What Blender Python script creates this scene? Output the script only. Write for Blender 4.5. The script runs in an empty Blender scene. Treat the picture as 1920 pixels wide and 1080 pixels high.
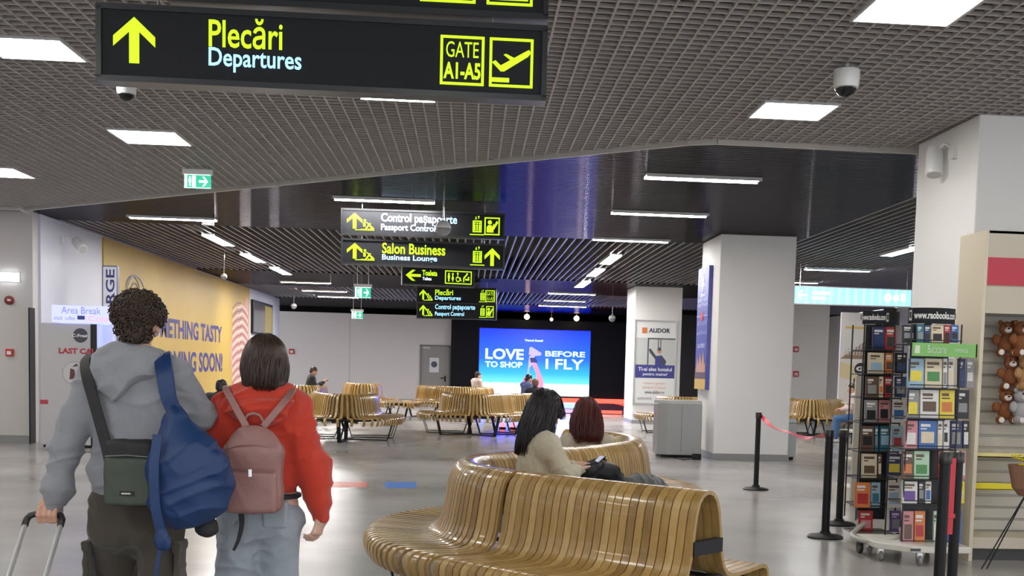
import bpy, bmesh, math, random, time
import numpy as np
from mathutils import Matrix, Vector, Euler
random.seed(7)
SC = bpy.context.scene
COL = SC.collection
PI = math.pi

# ---------------------------------------------------------------- camera
FPX, CX, CY = 2200.0, 1060.0, 860.0          # focal length and principal point in pixels of the 1920x1080 frame
EYE = 1.45
PITCH, ROLL, YAW = math.radians(-4.38), math.radians(1.55), math.radians(-4.75)
cam_d = bpy.data.cameras.new('camera')
cam = bpy.data.objects.new('camera', cam_d); COL.objects.link(cam)
cam_d.sensor_fit = 'HORIZONTAL'; cam_d.sensor_width = 36
cam_d.lens = FPX*36/1920
cam_d.shift_x = (960-CX)/1920; cam_d.shift_y = (CY-540)/1920
cam_d.clip_start = 0.05; cam_d.clip_end = 200
RC = Matrix.Rotation(YAW, 3, 'Z') @ Matrix.Rotation(PI/2+PITCH, 3, 'X') @ Matrix.Rotation(ROLL, 3, 'Z')
cam.matrix_world = Matrix.Translation((0, 0, EYE)) @ RC.to_4x4()
SC.camera = cam

def ray(px, py):
    return RC @ Vector(((px-CX)/FPX, -(py-CY)/FPX, -1))
def P(px, py, Y):
    "point seen at pixel px,py on the vertical plane at distance Y"
    d = ray(px, py); t = Y/d.y
    return Vector((0, 0, EYE)) + d*t
def PZ(px, py, z):
    "point seen at pixel px,py on the horizontal plane at height z"
    d = ray(px, py); t = (z-EYE)/d.z
    return Vector((0, 0, EYE)) + d*t
def X_(px, Y, py=700): return P(px, py, Y).x

# ---------------------------------------------------------------- world, exposure
H = 3.75
w = bpy.data.worlds.new('world'); SC.world = w; w.use_nodes = True
bg = w.node_tree.nodes['Background']
bg.inputs[0].default_value = (0.93, 0.95, 1.0, 1); bg.inputs[1].default_value = 1.6
SC.view_settings.view_transform = 'Standard'; SC.view_settings.look = 'None'
SC.view_settings.exposure = 0.4; SC.view_settings.gamma = 1.0
SC.cycles.use_denoising = True
SC.cycles.max_bounces = 8; SC.cycles.diffuse_bounces = 4; SC.cycles.glossy_bounces = 4
SC.cycles.sample_clamp_indirect = 6

# ---------------------------------------------------------------- materials
MATS = {}
def mat(name, col, rough=0.6, metal=0.0, emit=None, estr=0.0, noise=0.0, nscale=30, bump=0.0, bscale=60, spec=0.5, coat=0.0, sheen=0.0):
    if name in MATS: return MATS[name]
    m = bpy.data.materials.new(name); m.use_nodes = True
    nt = m.node_tree; b = nt.nodes['Principled BSDF']
    b.inputs['Base Color'].default_value = (*col, 1); b.inputs['Roughness'].default_value = rough
    b.inputs['Metallic'].default_value = metal; b.inputs['Specular IOR Level'].default_value = spec
    b.inputs['Coat Weight'].default_value = coat
    if sheen: b.inputs['Sheen Weight'].default_value = sheen
    if emit is not None:
        b.inputs['Emission Color'].default_value = (*emit, 1); b.inputs['Emission Strength'].default_value = estr
    tc = None
    if noise or bump:
        tc = nt.nodes.new('ShaderNodeTexCoord')
    if noise:
        n = nt.nodes.new('ShaderNodeTexNoise'); n.inputs['Scale'].default_value = nscale; n.inputs['Detail'].default_value = 4
        nt.links.new(tc.outputs['Object'], n.inputs['Vector'])
        mx = nt.nodes.new('ShaderNodeMix'); mx.data_type = 'RGBA'
        mx.inputs[6].default_value = tuple(c*(1-noise) for c in col)+(1,)
        mx.inputs[7].default_value = tuple(min(1, c*(1+noise)) for c in col)+(1,)
        nt.links.new(n.outputs['Fac'], mx.inputs[0]); nt.links.new(mx.outputs[2], b.inputs['Base Color'])
    if bump:
        n2 = nt.nodes.new('ShaderNodeTexNoise'); n2.inputs['Scale'].default_value = bscale; n2.inputs['Detail'].default_value = 3
        nt.links.new(tc.outputs['Object'], n2.inputs['Vector'])
        bp = nt.nodes.new('ShaderNodeBump'); bp.inputs['Strength'].default_value = bump; bp.inputs['Distance'].default_value = 0.01
        nt.links.new(n2.outputs['Fac'], bp.inputs['Height']); nt.links.new(bp.outputs[0], b.inputs['Normal'])
    MATS[name] = m
    return m

def floor_mat():
    m = mat('polished_terrazzo', (0.40, 0.385, 0.37), rough=0.17, spec=0.6)
    nt = m.node_tree; b = nt.nodes['Principled BSDF']; L = nt.links
    tc = nt.nodes.new('ShaderNodeTexCoord')
    n = nt.nodes.new('ShaderNodeTexNoise'); n.inputs['Scale'].default_value = 0.7; n.inputs['Detail'].default_value = 6
    n3 = nt.nodes.new('ShaderNodeTexNoise'); n3.inputs['Scale'].default_value = 160; n3.inputs['Detail'].default_value = 1
    L.new(tc.outputs['Object'], n.inputs['Vector']); L.new(tc.outputs['Object'], n3.inputs['Vector'])
    r = nt.nodes.new('ShaderNodeValToRGB')
    r.color_ramp.elements[0].color = (0.34, 0.325, 0.31, 1); r.color_ramp.elements[1].color = (0.46, 0.445, 0.425, 1)
    r.color_ramp.elements[0].position = 0.3; r.color_ramp.elements[1].position = 0.7
    L.new(n.outputs['Fac'], r.inputs[0])
    mx = nt.nodes.new('ShaderNodeMix'); mx.data_type = 'RGBA'; mx.blend_type = 'MULTIPLY'; mx.inputs[0].default_value = 0.35
    L.new(r.outputs[0], mx.inputs[6]); L.new(n3.outputs['Fac'], mx.inputs[7]); L.new(mx.outputs[2], b.inputs['Base Color'])
    mr = nt.nodes.new('ShaderNodeMapRange'); mr.inputs[3].default_value = 0.14; mr.inputs[4].default_value = 0.32
    L.new(n.outputs['Fac'], mr.inputs[0]); L.new(mr.outputs[0], b.inputs['Roughness'])
    n4 = nt.nodes.new('ShaderNodeTexNoise'); n4.inputs['Scale'].default_value = 3.0
    L.new(tc.outputs['Object'], n4.inputs['Vector'])
    bp = nt.nodes.new('ShaderNodeBump'); bp.inputs['Strength'].default_value = 0.12; bp.inputs['Distance'].default_value = 0.02
    L.new(n4.outputs['Fac'], bp.inputs['Height']); L.new(bp.outputs[0], b.inputs['Normal'])
    return m

def wood_mat(name, c0, c1):
    m = mat(name, c0, rough=0.32, coat=0.25)
    nt = m.node_tree; b = nt.nodes['Principled BSDF']; L = nt.links
    tc = nt.nodes.new('ShaderNodeTexCoord'); mp = nt.nodes.new('ShaderNodeMapping'); mp.inputs['Scale'].default_value = (9, 9, 2.5)
    n = nt.nodes.new('ShaderNodeTexNoise'); n.inputs['Scale'].default_value = 3.5; n.inputs['Detail'].default_value = 7; n.inputs['Distortion'].default_value = 0.6
    L.new(tc.outputs['Object'], mp.inputs[0]); L.new(mp.outputs[0], n.inputs['Vector'])
    r = nt.nodes.new('ShaderNodeValToRGB'); r.color_ramp.elements[0].color = (*c0, 1); r.color_ramp.elements[1].color = (*c1, 1)
    r.color_ramp.elements[0].position = 0.3; r.color_ramp.elements[1].position = 0.7
    L.new(n.outputs['Fac'], r.inputs[0]); L.new(r.outputs[0], b.inputs['Base Color'])
    return m

# ---------------------------------------------------------------- mesh helpers
WM = {}                                   # world matrices by object name
def mw(o): return WM[o.name]
def tag(o, label=None, cat=None, group=None, kind=None):
    if label: o['label'] = label
    if cat: o['category'] = cat
    if group: o['group'] = group
    if kind: o['kind'] = kind
    return o
def thing(name, label, cat, loc, rz=0, group=None):
    o = bpy.data.objects.new(name, None); COL.objects.link(o)
    o.empty_display_size = 0.1
    o.location = loc; o.rotation_euler = (0, 0, rz)
    WM[o.name] = Matrix.Translation(Vector(loc)) @ Matrix.Rotation(rz, 4, 'Z')
    return tag(o, label, cat, group)

class MB:
    "collects shapes in world coordinates, then builds ONE mesh object"
    def __init__(s): s.v = []; s.f = []; s.m = []; s.n = 0
    def add(s, v, f, m=0):
        s.v.extend([tuple(p) for p in v]); s.f.extend([tuple(i+s.n for i in q) for q in f]); s.m.extend([m]*len(f)); s.n += len(v)
        return s
    def box(s, lo, hi, m=0, M=None):
        x0, y0, z0 = lo; x1, y1, z1 = hi
        v = [Vector(p) for p in ((x0,y0,z0),(x1,y0,z0),(x1,y1,z0),(x0,y1,z0),(x0,y0,z1),(x1,y0,z1),(x1,y1,z1),(x0,y1,z1))]
        if M is not None: v = [M @ p for p in v]
        return s.add(v, [(0,3,2,1),(4,5,6,7),(0,1,5,4),(1,2,6,5),(2,3,7,6),(3,0,4,7)], m)
    def cbox(s, c, d, m=0, M=None):
        return s.box([c[i]-d[i]/2 for i in range(3)], [c[i]+d[i]/2 for i in range(3)], m, M)
    def bar(s, a, b, wd, ht, m=0, up=(0,0,1)):
        a = Vector(a); b = Vector(b); d = (b-a); L = d.length; d.normalize()
        up = Vector(up)
        if abs(d.dot(up)) > 0.98: up = Vector((0, 1, 0))
        sd = d.cross(up).normalized(); u = sd.cross(d).normalized()
        v = []
        for e in (a, b):
            for (i, j) in ((-1,-1),(1,-1),(1,1),(-1,1)): v.append(e + sd*i*wd/2 + u*j*ht/2)
        return s.add(v, [(0,1,2,3),(7,6,5,4),(0,4,5,1),(1,5,6,2),(2,6,7,3),(3,7,4,0)], m)
    def tube(s, pts, r, n=8, m=0, cap=True, closed=False):
        pts = [Vector(p) for p in pts]; N = len(pts)
        rs = r if hasattr(r, '__len__') else [r]*N
        v = []; f = []
        up = None
        for i, p in enumerate(pts):
            if closed: t = pts[(i+1) % N]-pts[i-1]
            else: t = pts[min(i+1, N-1)]-pts[max(i-1, 0)]
            if t.length < 1e-9: t = Vector((0, 0, 1))
            t.normalize()
            if up is None:
                up = Vector((0, 0, 1)) if abs(t.z) < 0.9 else Vector((1, 0, 0))
            a = (up - t*up.dot(t))
            if a.length < 1e-6: a = t.orthogonal()
            a.normalize(); up = a; b = t.cross(a)
            for k in range(n):
                an = 2*PI*k/n; v.append(p + (a*math.cos(an)+b*math.sin(an))*rs[i])
        R = N if closed else N-1
        for i in range(R):
            j = (i+1) % N
            for k in range(n): f.append((i*n+k, i*n+(k+1) % n, j*n+(k+1) % n, j*n+k))
        if cap and not closed: f.append(tuple(range(n-1, -1, -1))); f.append(tuple((N-1)*n+k for k in range(n)))
        return s.add(v, f, m)
    def lathe(s, c, prof, n=24, m=0, ax='z'):
        c = Vector(c); v = []; f = []
        for (r, h) in prof:
            for k in range(n):
                a = 2*PI*k/n; q = (r*math.cos(a), r*math.sin(a), h)
                if ax == 'y': q = (q[0], q[2], q[1])
                if ax == 'x': q = (q[2], q[0], q[1])
                v.append(c+Vector(q))
        for i in range(len(prof)-1):
            for k in range(n): f.append((i*n+k, i*n+(k+1) % n, (i+1)*n+(k+1) % n, (i+1)*n+k))
        f.append(tuple(range(n-1, -1, -1))); f.append(tuple((len(prof)-1)*n+k for k in range(n)))
        return s.add(v, f, m)
    def prism(s, pts, off, m=0):
        "polygon (list of points) extruded by vector off"
        n = len(pts); off = Vector(off); v = [Vector(p) for p in pts]+[Vector(p)+off for p in pts]
        f = [tuple(range(n)), tuple(range(2*n-1, n-1, -1))]+[(i, i+n, (i+1) % n+n, (i+1) % n) for i in range(n)]
        return s.add(v, f, m)
    def build(s, name, mats, parent=None, smooth=False, bevel=0, label=None, cat=None, group=None, kind=None, fix=True):
        me = bpy.data.meshes.new(name)
        if parent is not None: inv = mw(parent).inverted(); base = None
        else:
            a = np.array([list(p) for p in s.v]); lo = a.min(0); hi = a.max(0)
            base = Vector(((lo[0]+hi[0])/2, (lo[1]+hi[1])/2, lo[2])); inv = Matrix.Translation(-base)
        me.from_pydata([inv @ Vector(p) for p in s.v], [], s.f)
        if not isinstance(mats, (list, tuple)): mats = [mats]
        for m in mats: me.materials.append(m)
        me.polygons.foreach_set('material_index', s.m)
        if fix and len(s.f) < 60000:
            bm = bmesh.new(); bm.from_mesh(me); bmesh.ops.recalc_face_normals(bm, faces=bm.faces); bm.to_mesh(me); bm.free()
        if smooth:
            me.polygons.foreach_set('use_smooth', [True]*len(me.polygons))
            if smooth != 'all':
                try: me.set_sharp_from_angle(angle=math.radians(40))
                except Exception: pass
        me.update()
        o = bpy.data.objects.new(name, me); COL.objects.link(o)
        if parent is not None: o.parent = parent; WM[o.name] = mw(parent).copy()
        else: o.location = base; WM[o.name] = Matrix.Translation(base)
        if bevel:
            b = o.modifiers.new('bevel', 'BEVEL'); b.width = bevel; b.segments = 2; b.limit_method = 'ANGLE'
        return tag(o, label, cat, group, kind)

def struct(name, mb, m, **k):
    return mb.build(name, m, kind='structure', **k)
def copy_tree(o, parent=None, mats=None):
    c = o.copy(); COL.objects.link(c)
    if parent is not None: c.parent = parent
    for ch in [q for q in COL.objects if q.parent == o]: copy_tree(ch, c)
    return c

# flat drawing frame: origin lower-left corner, U vector (full width), V vector (full height), N outward normal
class Frame:
    def __init__(s, o, U, V):
        s.o = Vector(o); s.U = Vector(U); s.V = Vector(V); s.N = s.U.cross(s.V).normalized()
    def at(s, u, v, d=0): return s.o + s.U*u + s.V*v + s.N*d
    def poly(s, mb, pts, d=0.002, t=0.002, m=0):
        mb.prism([s.at(u, v, d) for (u, v) in pts], s.N*t, m); return mb
    def rect(s, mb, u0, v0, u1, v1, d=0.002, t=0.002, m=0):
        return s.poly(mb, [(u0, v0), (u1, v0), (u1, v1), (u0, v1)], d, t, m)
    def ring(s, mb, u0, v0, u1, v1, tk, d=0.002, t=0.002, m=0):
        a = s.V.length/s.U.length; tu = tk*a
        s.rect(mb, u0, v0, u1, v0+tk, d, t, m); s.rect(mb, u0, v1-tk, u1, v1, d, t, m)
        s.rect(mb, u0, v0+tk, u0+tu, v1-tk, d, t, m); s.rect(mb, u1-tu, v0+tk, u1, v1-tk, d, t, m); return mb
    def disc(s, mb, u, v, r, d=0.002, t=0.002, m=0, n=20, sx=1, sy=1):
        a = s.V.length/s.U.length
        return s.poly(mb, [(u+r*a*sx*math.cos(2*PI*k/n), v+r*sy*math.sin(2*PI*k/n)) for k in range(n)], d, t, m)
    def text(s, mb, body, u0, v0, u1, v1, d=0.002, t=0.002, m=0, rot=0, bold=0.0):
        "write body so that its bounding box fills the rectangle"
        cu = bpy.data.curves.new('t', 'FONT'); cu.body = body; cu.size = 1; cu.resolution_u = 3; cu.offset = bold
        ob = bpy.data.objects.new('t', cu); COL.objects.link(ob)
        dg = bpy.context.evaluated_depsgraph_get(); me = bpy.data.meshes.new_from_object(ob.evaluated_get(dg))
        co = np.empty(len(me.vertices)*3); me.vertices.foreach_get('co', co); co = co.reshape(-1, 3)
        if rot: co = np.stack([-co[:, 1], co[:, 0], co[:, 2]], 1)
        lo = co.min(0); hi = co.max(0); sp = np.maximum(hi-lo, 1e-6)
        q = (co-lo)/sp
        vs = [s.at(u0+(u1-u0)*a[0], v0+(v1-v0)*a[1], d+t) for a in q]
        fs = [tuple(p.vertices) for p in me.polygons]
        mb.add(vs, fs, m)
        bpy.data.objects.remove(ob); bpy.data.curves.remove(cu); bpy.data.meshes.remove(me)
        return mb
# ================================================================ palette
white_paint = mat('white_paint', (0.72, 0.71, 0.70), 0.55, noise=0.03, nscale=2)
column_white = mat('column_white', (0.84, 0.83, 0.81), 0.5, noise=0.02, nscale=3)
grey_paint = mat('grey_paint', (0.58, 0.555, 0.53), 0.6, noise=0.03, nscale=2)
warm_wall = mat('warm_wall', (0.82, 0.77, 0.765), 0.5, noise=0.02, nscale=1)
skirting = mat('granite_skirting', (0.27, 0.27, 0.27), 0.3, noise=0.25, nscale=90)
black_paint = mat('black_paint', (0.006, 0.006, 0.012), 0.6, spec=.2)
dark_void = mat('dark_void', (0.012, 0.011, 0.010), 0.9)
grid_metal = mat('grid_metal', (0.47, 0.435, 0.41), 0.5)
baffle_metal = mat('baffle_metal', (0.26, 0.25, 0.255), 0.35, metal=0.3)
edge_metal = mat('edge_metal', (0.55, 0.53, 0.50), 0.45)
lamp_white = mat('lamp_white', (1, 1, 1), 0.5, emit=(1.0, 0.965, 0.92), estr=24)
strip_white = mat('strip_white', (1, 1, 1), 0.5, emit=(1.0, 0.96, 0.93), estr=62)
strip_bright = mat('strip_bright', (1, 1, 1), 0.5, emit=(1.0, 0.96, 0.94), estr=170)
lamp_case = mat('lamp_case', (0.6, 0.6, 0.6), 0.4)
chrome = mat('chrome', (0.7, 0.7, 0.7), 0.2, metal=1)
steel = mat('steel', (0.5, 0.5, 0.49), 0.35, metal=0.7)
black_metal = mat('black_metal', (0.010, 0.010, 0.012), 0.5, spec=.3)
cam_white = mat('camera_white', (0.75, 0.75, 0.74), 0.35)
smoke_glass = mat('smoke_glass', (0.01, 0.01, 0.012), 0.08)
sign_black = mat('sign_black', (0.013, 0.014, 0.018), 0.6, spec=.25)
sign_frame = mat('sign_frame', (0.03, 0.032, 0.035), 0.3, metal=0.3)
lime = mat('lime_glow', (0.1, 0.15, 0.0), 0.5, emit=(0.50, 0.92, 0.01), estr=1.15)
lime_dim = mat('lime_glow_far', (0.1, 0.15, 0.0), 0.5, emit=(0.52, 0.85, 0.02), estr=0.95)
ice = mat('ice_glow', (0.3, 0.4, 0.5), 0.5, emit=(0.30, 0.70, 1.0), estr=1.15)
white_glow = mat('white_glow', (0.8, 0.8, 0.8), 0.5, emit=(0.8, 0.9, 1.0), estr=1.2)

# glossy black linear ceiling panels: ribs run across the hall
def panel_mat():
    m = mat('glossy_linear_panel', (0.012, 0.0115, 0.012), rough=0.11, spec=0.13)
    nt = m.node_tree; b = nt.nodes['Principled BSDF']; L = nt.links
    tc = nt.nodes.new('ShaderNodeTexCoord')
    wv = nt.nodes.new('ShaderNodeTexWave'); wv.wave_type = 'BANDS'; wv.bands_direction = 'Y'; wv.inputs['Scale'].default_value = 3.2
    L.new(tc.outputs['Object'], wv.inputs['Vector'])
    n = nt.nodes.new('ShaderNodeTexNoise'); n.inputs['Scale'].default_value = 1.3
    mp = nt.nodes.new('ShaderNodeMapping'); mp.inputs['Scale'].default_value = (0.15, 6, 1)
    L.new(tc.outputs['Object'], mp.inputs[0]); L.new(mp.outputs[0], n.inputs['Vector'])
    ad = nt.nodes.new('ShaderNodeMath'); ad.operation = 'ADD'
    L.new(wv.outputs['Fac'], ad.inputs[0]); L.new(n.outputs['Fac'], ad.inputs[1])
    bp = nt.nodes.new('ShaderNodeBump'); bp.inputs['Strength'].default_value = 0.8; bp.inputs['Distance'].default_value = 0.010
    L.new(ad.outputs[0], bp.inputs['Height'])
    # black lacquer: fixed, weak mirror over a black base
    gl = nt.nodes.new('ShaderNodeBsdfGlossy'); gl.inputs['Color'].default_value = (.11, .105, .115, 1); gl.inputs['Roughness'].default_value = .11
    df = nt.nodes.new('ShaderNodeBsdfDiffuse'); df.inputs['Color'].default_value = (.010, .0095, .0095, 1)
    sh = nt.nodes.new('ShaderNodeAddShader'); L.new(gl.outputs[0], sh.inputs[0]); L.new(df.outputs[0], sh.inputs[1])
    L.new(bp.outputs[0], gl.inputs['Normal']); L.new(bp.outputs[0], df.inputs['Normal'])
    L.new(sh.outputs[0], nt.nodes['Material Output'].inputs['Surface'])
    return m
panel_black = panel_mat()

# ================================================================ floor and walls
XL, XR = -7.08, 14.0
YB, YF = -7.0, 50.0
m = MB(); m.box((-13, YB, -0.2), (XR+1, YF+6, 0)); struct('floor', m, floor_mat())

# left: grey pier, white return wall, yellow mural wall
Yp = 19.9
m = MB(); m.box((-13, Yp, 0), (XL-0.04, Yp+0.25, H)); pier = struct('wall_left_pier', m, grey_paint)
m = MB(); m.box((-13, Yp-0.02, 0), (XL-0.03, Yp, 0.12)); struct('baseboard_left', m, skirting)
m = MB(); m.box((XL-0.25, Yp+0.25, 0), (XL, 44.5, H)); m.box((-9.3, 44.4, 0), (XL-0.25, 44.5, H)); struct('wall_left', m, mat('white_wall_cool', (0.62, 0.64, 0.70), 0.5))
m = MB(); m.box((-13.2, YB, 0), (-13, Yp+.2, H)); struct('wall_left_far', m, white_paint)
# back wall (stops short of the ceiling) with panel joints
BZ = 3.52
m = MB(); m.box((-9.5, YF, 0), (X_(845, YF), YF+0.2, BZ))
struct('wall_back', m, warm_wall)
for k, px in enumerate((655,)):
    m = MB(); m.cbox((X_(px, YF), YF-0.002, BZ/2), (0.03, 0.01, BZ)); struct('trim_%d' % (k+1), m, grey_paint)
m = MB(); m.box((X_(845, YF), YF-0.5, 0), (X_(1172, YF)+3.4, YF+0.2, 3.45)); struct('wall_back_black', m, black_paint)
m = MB(); m.box((-9.6, YF+5, 0), (XR+1, YF+5.2, H)); struct('wall_back_beyond', m, dark_void)
m = MB(); m.box((-9.5, YF+0.05, BZ), (-9.4, YF+5, H)); struct('wall_back_side', m, dark_void)
# right outer wall
m = MB(); m.box((XR, 9.5, 0), (XR+0.2, YF+5, H)); struct('wall_right', m, white_paint)
m = MB(); m.box((X_(1655, 38), 38.0, 0), (XR, 38.2, H)); struct('wall_right_rear', m, mat('dark_shop', (0.10, 0.09, 0.085), 0.6))
m = MB(); m.box((7.0, 47, 0), (XR, 47.2, H)); struct('wall_right_dark', m, mat('dark_shop2', (0.03, 0.03, 0.035), 0.5))

# columns
def column(n, x0, x1, y0, y1, zt=H):
    m = MB(); m.box((x0, y0, 0), (x1, y1, zt)); o = struct('wall_column_%d' % n, m, column_white, bevel=0.012)
    m = MB(); m.box((x0-0.012, y0-0.012, 0), (x1+0.012, y1+0.012, 0.1)); struct('baseboard_column_%d' % n, m, skirting)
    return o
cx0 = PZ(1337, 861, 0.0)
C1X0, C1Y0 = cx0.x, cx0.y
C1X1 = X_(1477, C1Y0, 862)
column(1, C1X0, C1X1, C1Y0, C1Y0+1.55)
C2X0, C2X1, C2Y = X_(1187, 32), X_(1275, 32), 32.0
column(2, C2X0, C2X1, C2Y, C2Y+1.7)
C3X0 = 4.36
column(3, C3X0, 5.9, 10.05, 11.45)
column(4, X_(1484, 35), X_(1551, 35), 35, 36)

# ================================================================ ceiling
m = MB(); m.box((-13.2, YB, H+0.55), (XR+1, YF+6, H+0.7)); struct('ceiling', m, dark_void)
# open cell grid, bounded by a cranked edge profile
gA = PZ(52, 390, H); gB = PZ(1290, 265, H); gC = PZ(1345, 263, H); gD = PZ(1727, 282, H)
gy = gD.y
edge = [(-13.0, gA.y), (gA.x, gA.y), (gB.x, gB.y), (gC.x, gC.y), (gD.x, gy), (XR, gy+0.25)]
def yedge(x):
    for (a, b) in zip(edge, edge[1:]):
        if a[0] <= x <= b[0]: return a[1]+(b[1]-a[1])*(x-a[0])/(b[0]-a[0])
    return edge[-1][1]
CELL, BL = 0.122, 0.028
GX0, GX1, GY0 = -9.0, 9.4, -2.0
m = MB()
x = GX0
while x < GX1:
    m.box((x-0.008, GY0, H), (x+0.008, yedge(x), H+BL)); x += CELL
ymax = max(e[1] for e in edge)
y = GY0
while y < ymax:
    # part of the row that lies before the edge
    segs = []; on = None; xx = GX0
    while xx <= GX1:
        ins = yedge(xx) > y
        if ins and on is None: on = xx
        if not ins and on is not None: segs.append((on, xx)); on = None
        xx += 0.05
    if on is not None: segs.append((on, GX1))
    for (a, b) in segs: m.box((a, y-0.008, H+0.002), (b, y+0.008, H+BL))
    y += CELL
grid = struct('ceiling_grid', m, grid_metal, fix=False)
# ragged region over the blind part behind/left of the frame
m = MB()
for (a, b) in zip(edge, edge[1:]):
    m.bar((a[0], a[1], H+0.03), (b[0], b[1], H+0.03), 0.05, 0.14)
struct('trim_ceiling_edge', m, edge_metal)
m = MB(); m.bar((gA.x-.05, gA.y-.3, H+.02), (XL-.05, Yp, H+.02), .06, .14); struct('trim_ceiling_return', m, edge_metal)

# glossy black ceiling beyond it: prism following the edge
HB = H
yb1 = PZ(480, 428, H).y; 
y_b = 20.9                      # where the open baffles start
m = MB()
pl = [(x, yy+0.03) for (x, yy) in edge if x > -9]
poly = [(-9.0, gA.y+0.03)]+[(x, y) for (x, y) in pl]
def slab(poly, mat_, name):
    m = MB(); m.prism([(x, y, HB) for (x, y) in poly], (0, 0, 0.04)); return struct(name, m, mat_)
XSPL = 5.6                      # right of this the baffles come forward
xs = [p for p in edge if gA.x < p[0] < XSPL]
poly = [(gA.x, gA.y+.03)]+[(p[0], p[1]+.03) for p in xs]+[(XSPL, yedge(XSPL)+.03), (XSPL, y_b), (XL, y_b), (XL, Yp+.2)]
slab(poly, panel_black, 'ceiling_panels')
bands = [(y_b, 31.0), (36.5, 43.5)]
solid = [(31.0, 36.5), (43.5, YF+5)]
for k, (a, b) in enumerate(solid):
    slab([(-9.3, a), (XR, a), (XR, b), (-9.3, b)], panel_black, 'ceiling_panels_%d' % (k+2))
def baffles(name, x0, x1, ya, yb, step=0.15):
    m = MB(); x = x0
    while x < x1:
        y0 = ya(x) if callable(ya) else ya
        m.box((x-0.013, y0, H), (x+0.013, yb, H+0.10)); x += step
    return struct(name, m, baffle_metal, fix=False)
baffles('ceiling_baffles', XL+.05, XSPL, y_b, 31.0)
baffles('ceiling_baffles_right', XSPL+.02, XR, lambda x: yedge(x)+.05, 31.0)
baffles('ceiling_baffles_rear', -9.2, XR, 36.5, 43.5)

# ================================================================ lamps
def panel_lamp(x0, y0, sx, sy, label, grp='square ceiling light panels'):
    t = thing('ceiling_light', label, 'ceiling light', (x0+sx/2, y0+sy/2, H), group=grp)
    m = MB(); m.box((x0, y0, H-0.012), (x0+sx, y0+sy, H-0.002)); m.build('diffuser', lamp_white, t)
    m = MB(); f = 0.02
    m.box((x0-f, y0-f, H-0.014), (x0, y0+sy+f, H+0.06)); m.box((x0+sx, y0-f, H-0.014), (x0+sx+f, y0+sy+f, H+0.06))
    m.box((x0, y0-f, H-0.014), (x0+sx, y0, H+0.06)); m.box((x0, y0+sy, H-0.014), (x0+sx, y0+sy+f, H+0.06))
    m.box((x0, y0, H+0.03), (x0+sx, y0+sy, H+0.05))
    m.build('frame', lamp_case, t); return t
PX1, PX2 = 2.42, -3.66
panel_lamp(PX1, 7.0, 0.62, 0.6, 'large bright square ceiling panel cut by the top right edge of the photo')
panel_lamp(PX1+.03, 9.95, 0.62, 0.6, 'square ceiling panel just left of the white dome camera')
panel_lamp(PX2, 9.05, 0.62, 0.6, 'square ceiling panel left of the large departures sign')
panel_lamp(PX2-.05, 12.45, 0.66, 0.72, 'square ceiling panel above the first green exit sign')
panel_lamp(-6.35, 15.3, 0.64, 0.75, 'ceiling panel at far left above the grey pier')
for (x, y) in ((PX1, 3.9), (PX1, 0.9), (PX2, 5.6), (PX2, 2.4), (PX2, -.6), (PX1, -2.2), (6.3, 6.5), (6.3, 3), (-9.4, 15.3), (-9.4, 12.4), (-9.4, 17.6), (-7, 9), (-7, 5), (-.6, 1.0), (-.6, -2.5)):  # unseen panels; the far left ones are added to brighten the grey pier
    panel_lamp(x, y, 0.62, 0.6, 'unseen square ceiling panel outside the frame', grp='ceiling panels out of view')

for (x, y) in ((11.6, 19.5), (12.2, 23.5), (12.9, 27.5), (12.9, 31)):  # unseen panels added to brighten the white column behind the pale blue sign
    panel_lamp(x, y, 0.62, 0.6, 'unseen ceiling panel added at right to brighten the far white column', grp='unseen added ceiling panels at right')
def strip_lamp(p0, p1, label, r=0.035, grp='suspended strip lights'):
    p0 = Vector(p0); p1 = Vector(p1); mid = (p0+p1)/2
    t = thing('strip_light', label, 'strip light', mid, group=grp)
    d = (p1-p0).normalized()
    r *= 2.2
    m = MB(); m.bar(p0+d*.03, p1-d*.03, 2*r-.02, 0.012); m.build('diffuser', strip_white if mid.y < 31.5 else strip_bright, t)
    m = MB(); sd = d.cross(Vector((0, 0, 1)))*r
    for e in (-1, 1): m.bar(p0+sd*e+Vector((0,0,.015)), p1+sd*e+Vector((0,0,.015)), .012, 0.05)
    m.bar(p0+Vector((0,0,.03)), p1+Vector((0,0,.03)), 2*r, 0.03)
    m.build('housing', lamp_case, t); return t
def strip_px(a, b, label, drop=0.08, r=.04, across=True):
    drop = .03
    z = H-drop
    p0 = PZ(a[0], a[1], z); p1 = PZ(b[0], b[1], z)
    if across: y = (p0.y+p1.y)/2; p0.y = p1.y = y; mx = p0.x; p0.x = P(a[0], a[1], y).x; p1.x = P(b[0], b[1], y).x
    else: x = (p0.x+p1.x)/2; p0.x = p1.x = x
    return strip_lamp(p0, p1, label, r)
strip_px((675, 182), (815, 187), 'thin strip light right below the big departures sign', .02, .03)
strip_px((1210, 333), (1425, 340), 'long strip light on the glossy black ceiling, nearest on the right', .05, .05)
strip_px((1147, 400), (1327, 405), 'strip light on the glossy black ceiling, second on the right', .05, .05)
strip_px((1112, 450), (1255, 453), 'strip light at the edge of the right slats, third on the right', .05, .05)
strip_px((625, 373), (815, 380), 'long strip light right above the passport control sign', .05, .05)
strip_px((240, 408), (405, 413), 'strip light left on the black ceiling above the yellow wall', .05, .05)
strip_px((525, 529), (620, 531), 'strip light left of the two small exit signs, nearest', .06, .05)
strip_px((565, 545), (650, 547), 'thin strip light second in the row left of the exit signs', .06, .04)
strip_px((595, 556), (672, 558), 'strip light third in the row, behind the middle exit sign', .06, .05)
strip_px((783, 541), (873, 543), 'strip light directly under the toilet sign', .06, .05)
strip_px((1028, 551), (1117, 552), 'strip light above the right end of the video wall, nearest', .06, .05)
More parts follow.
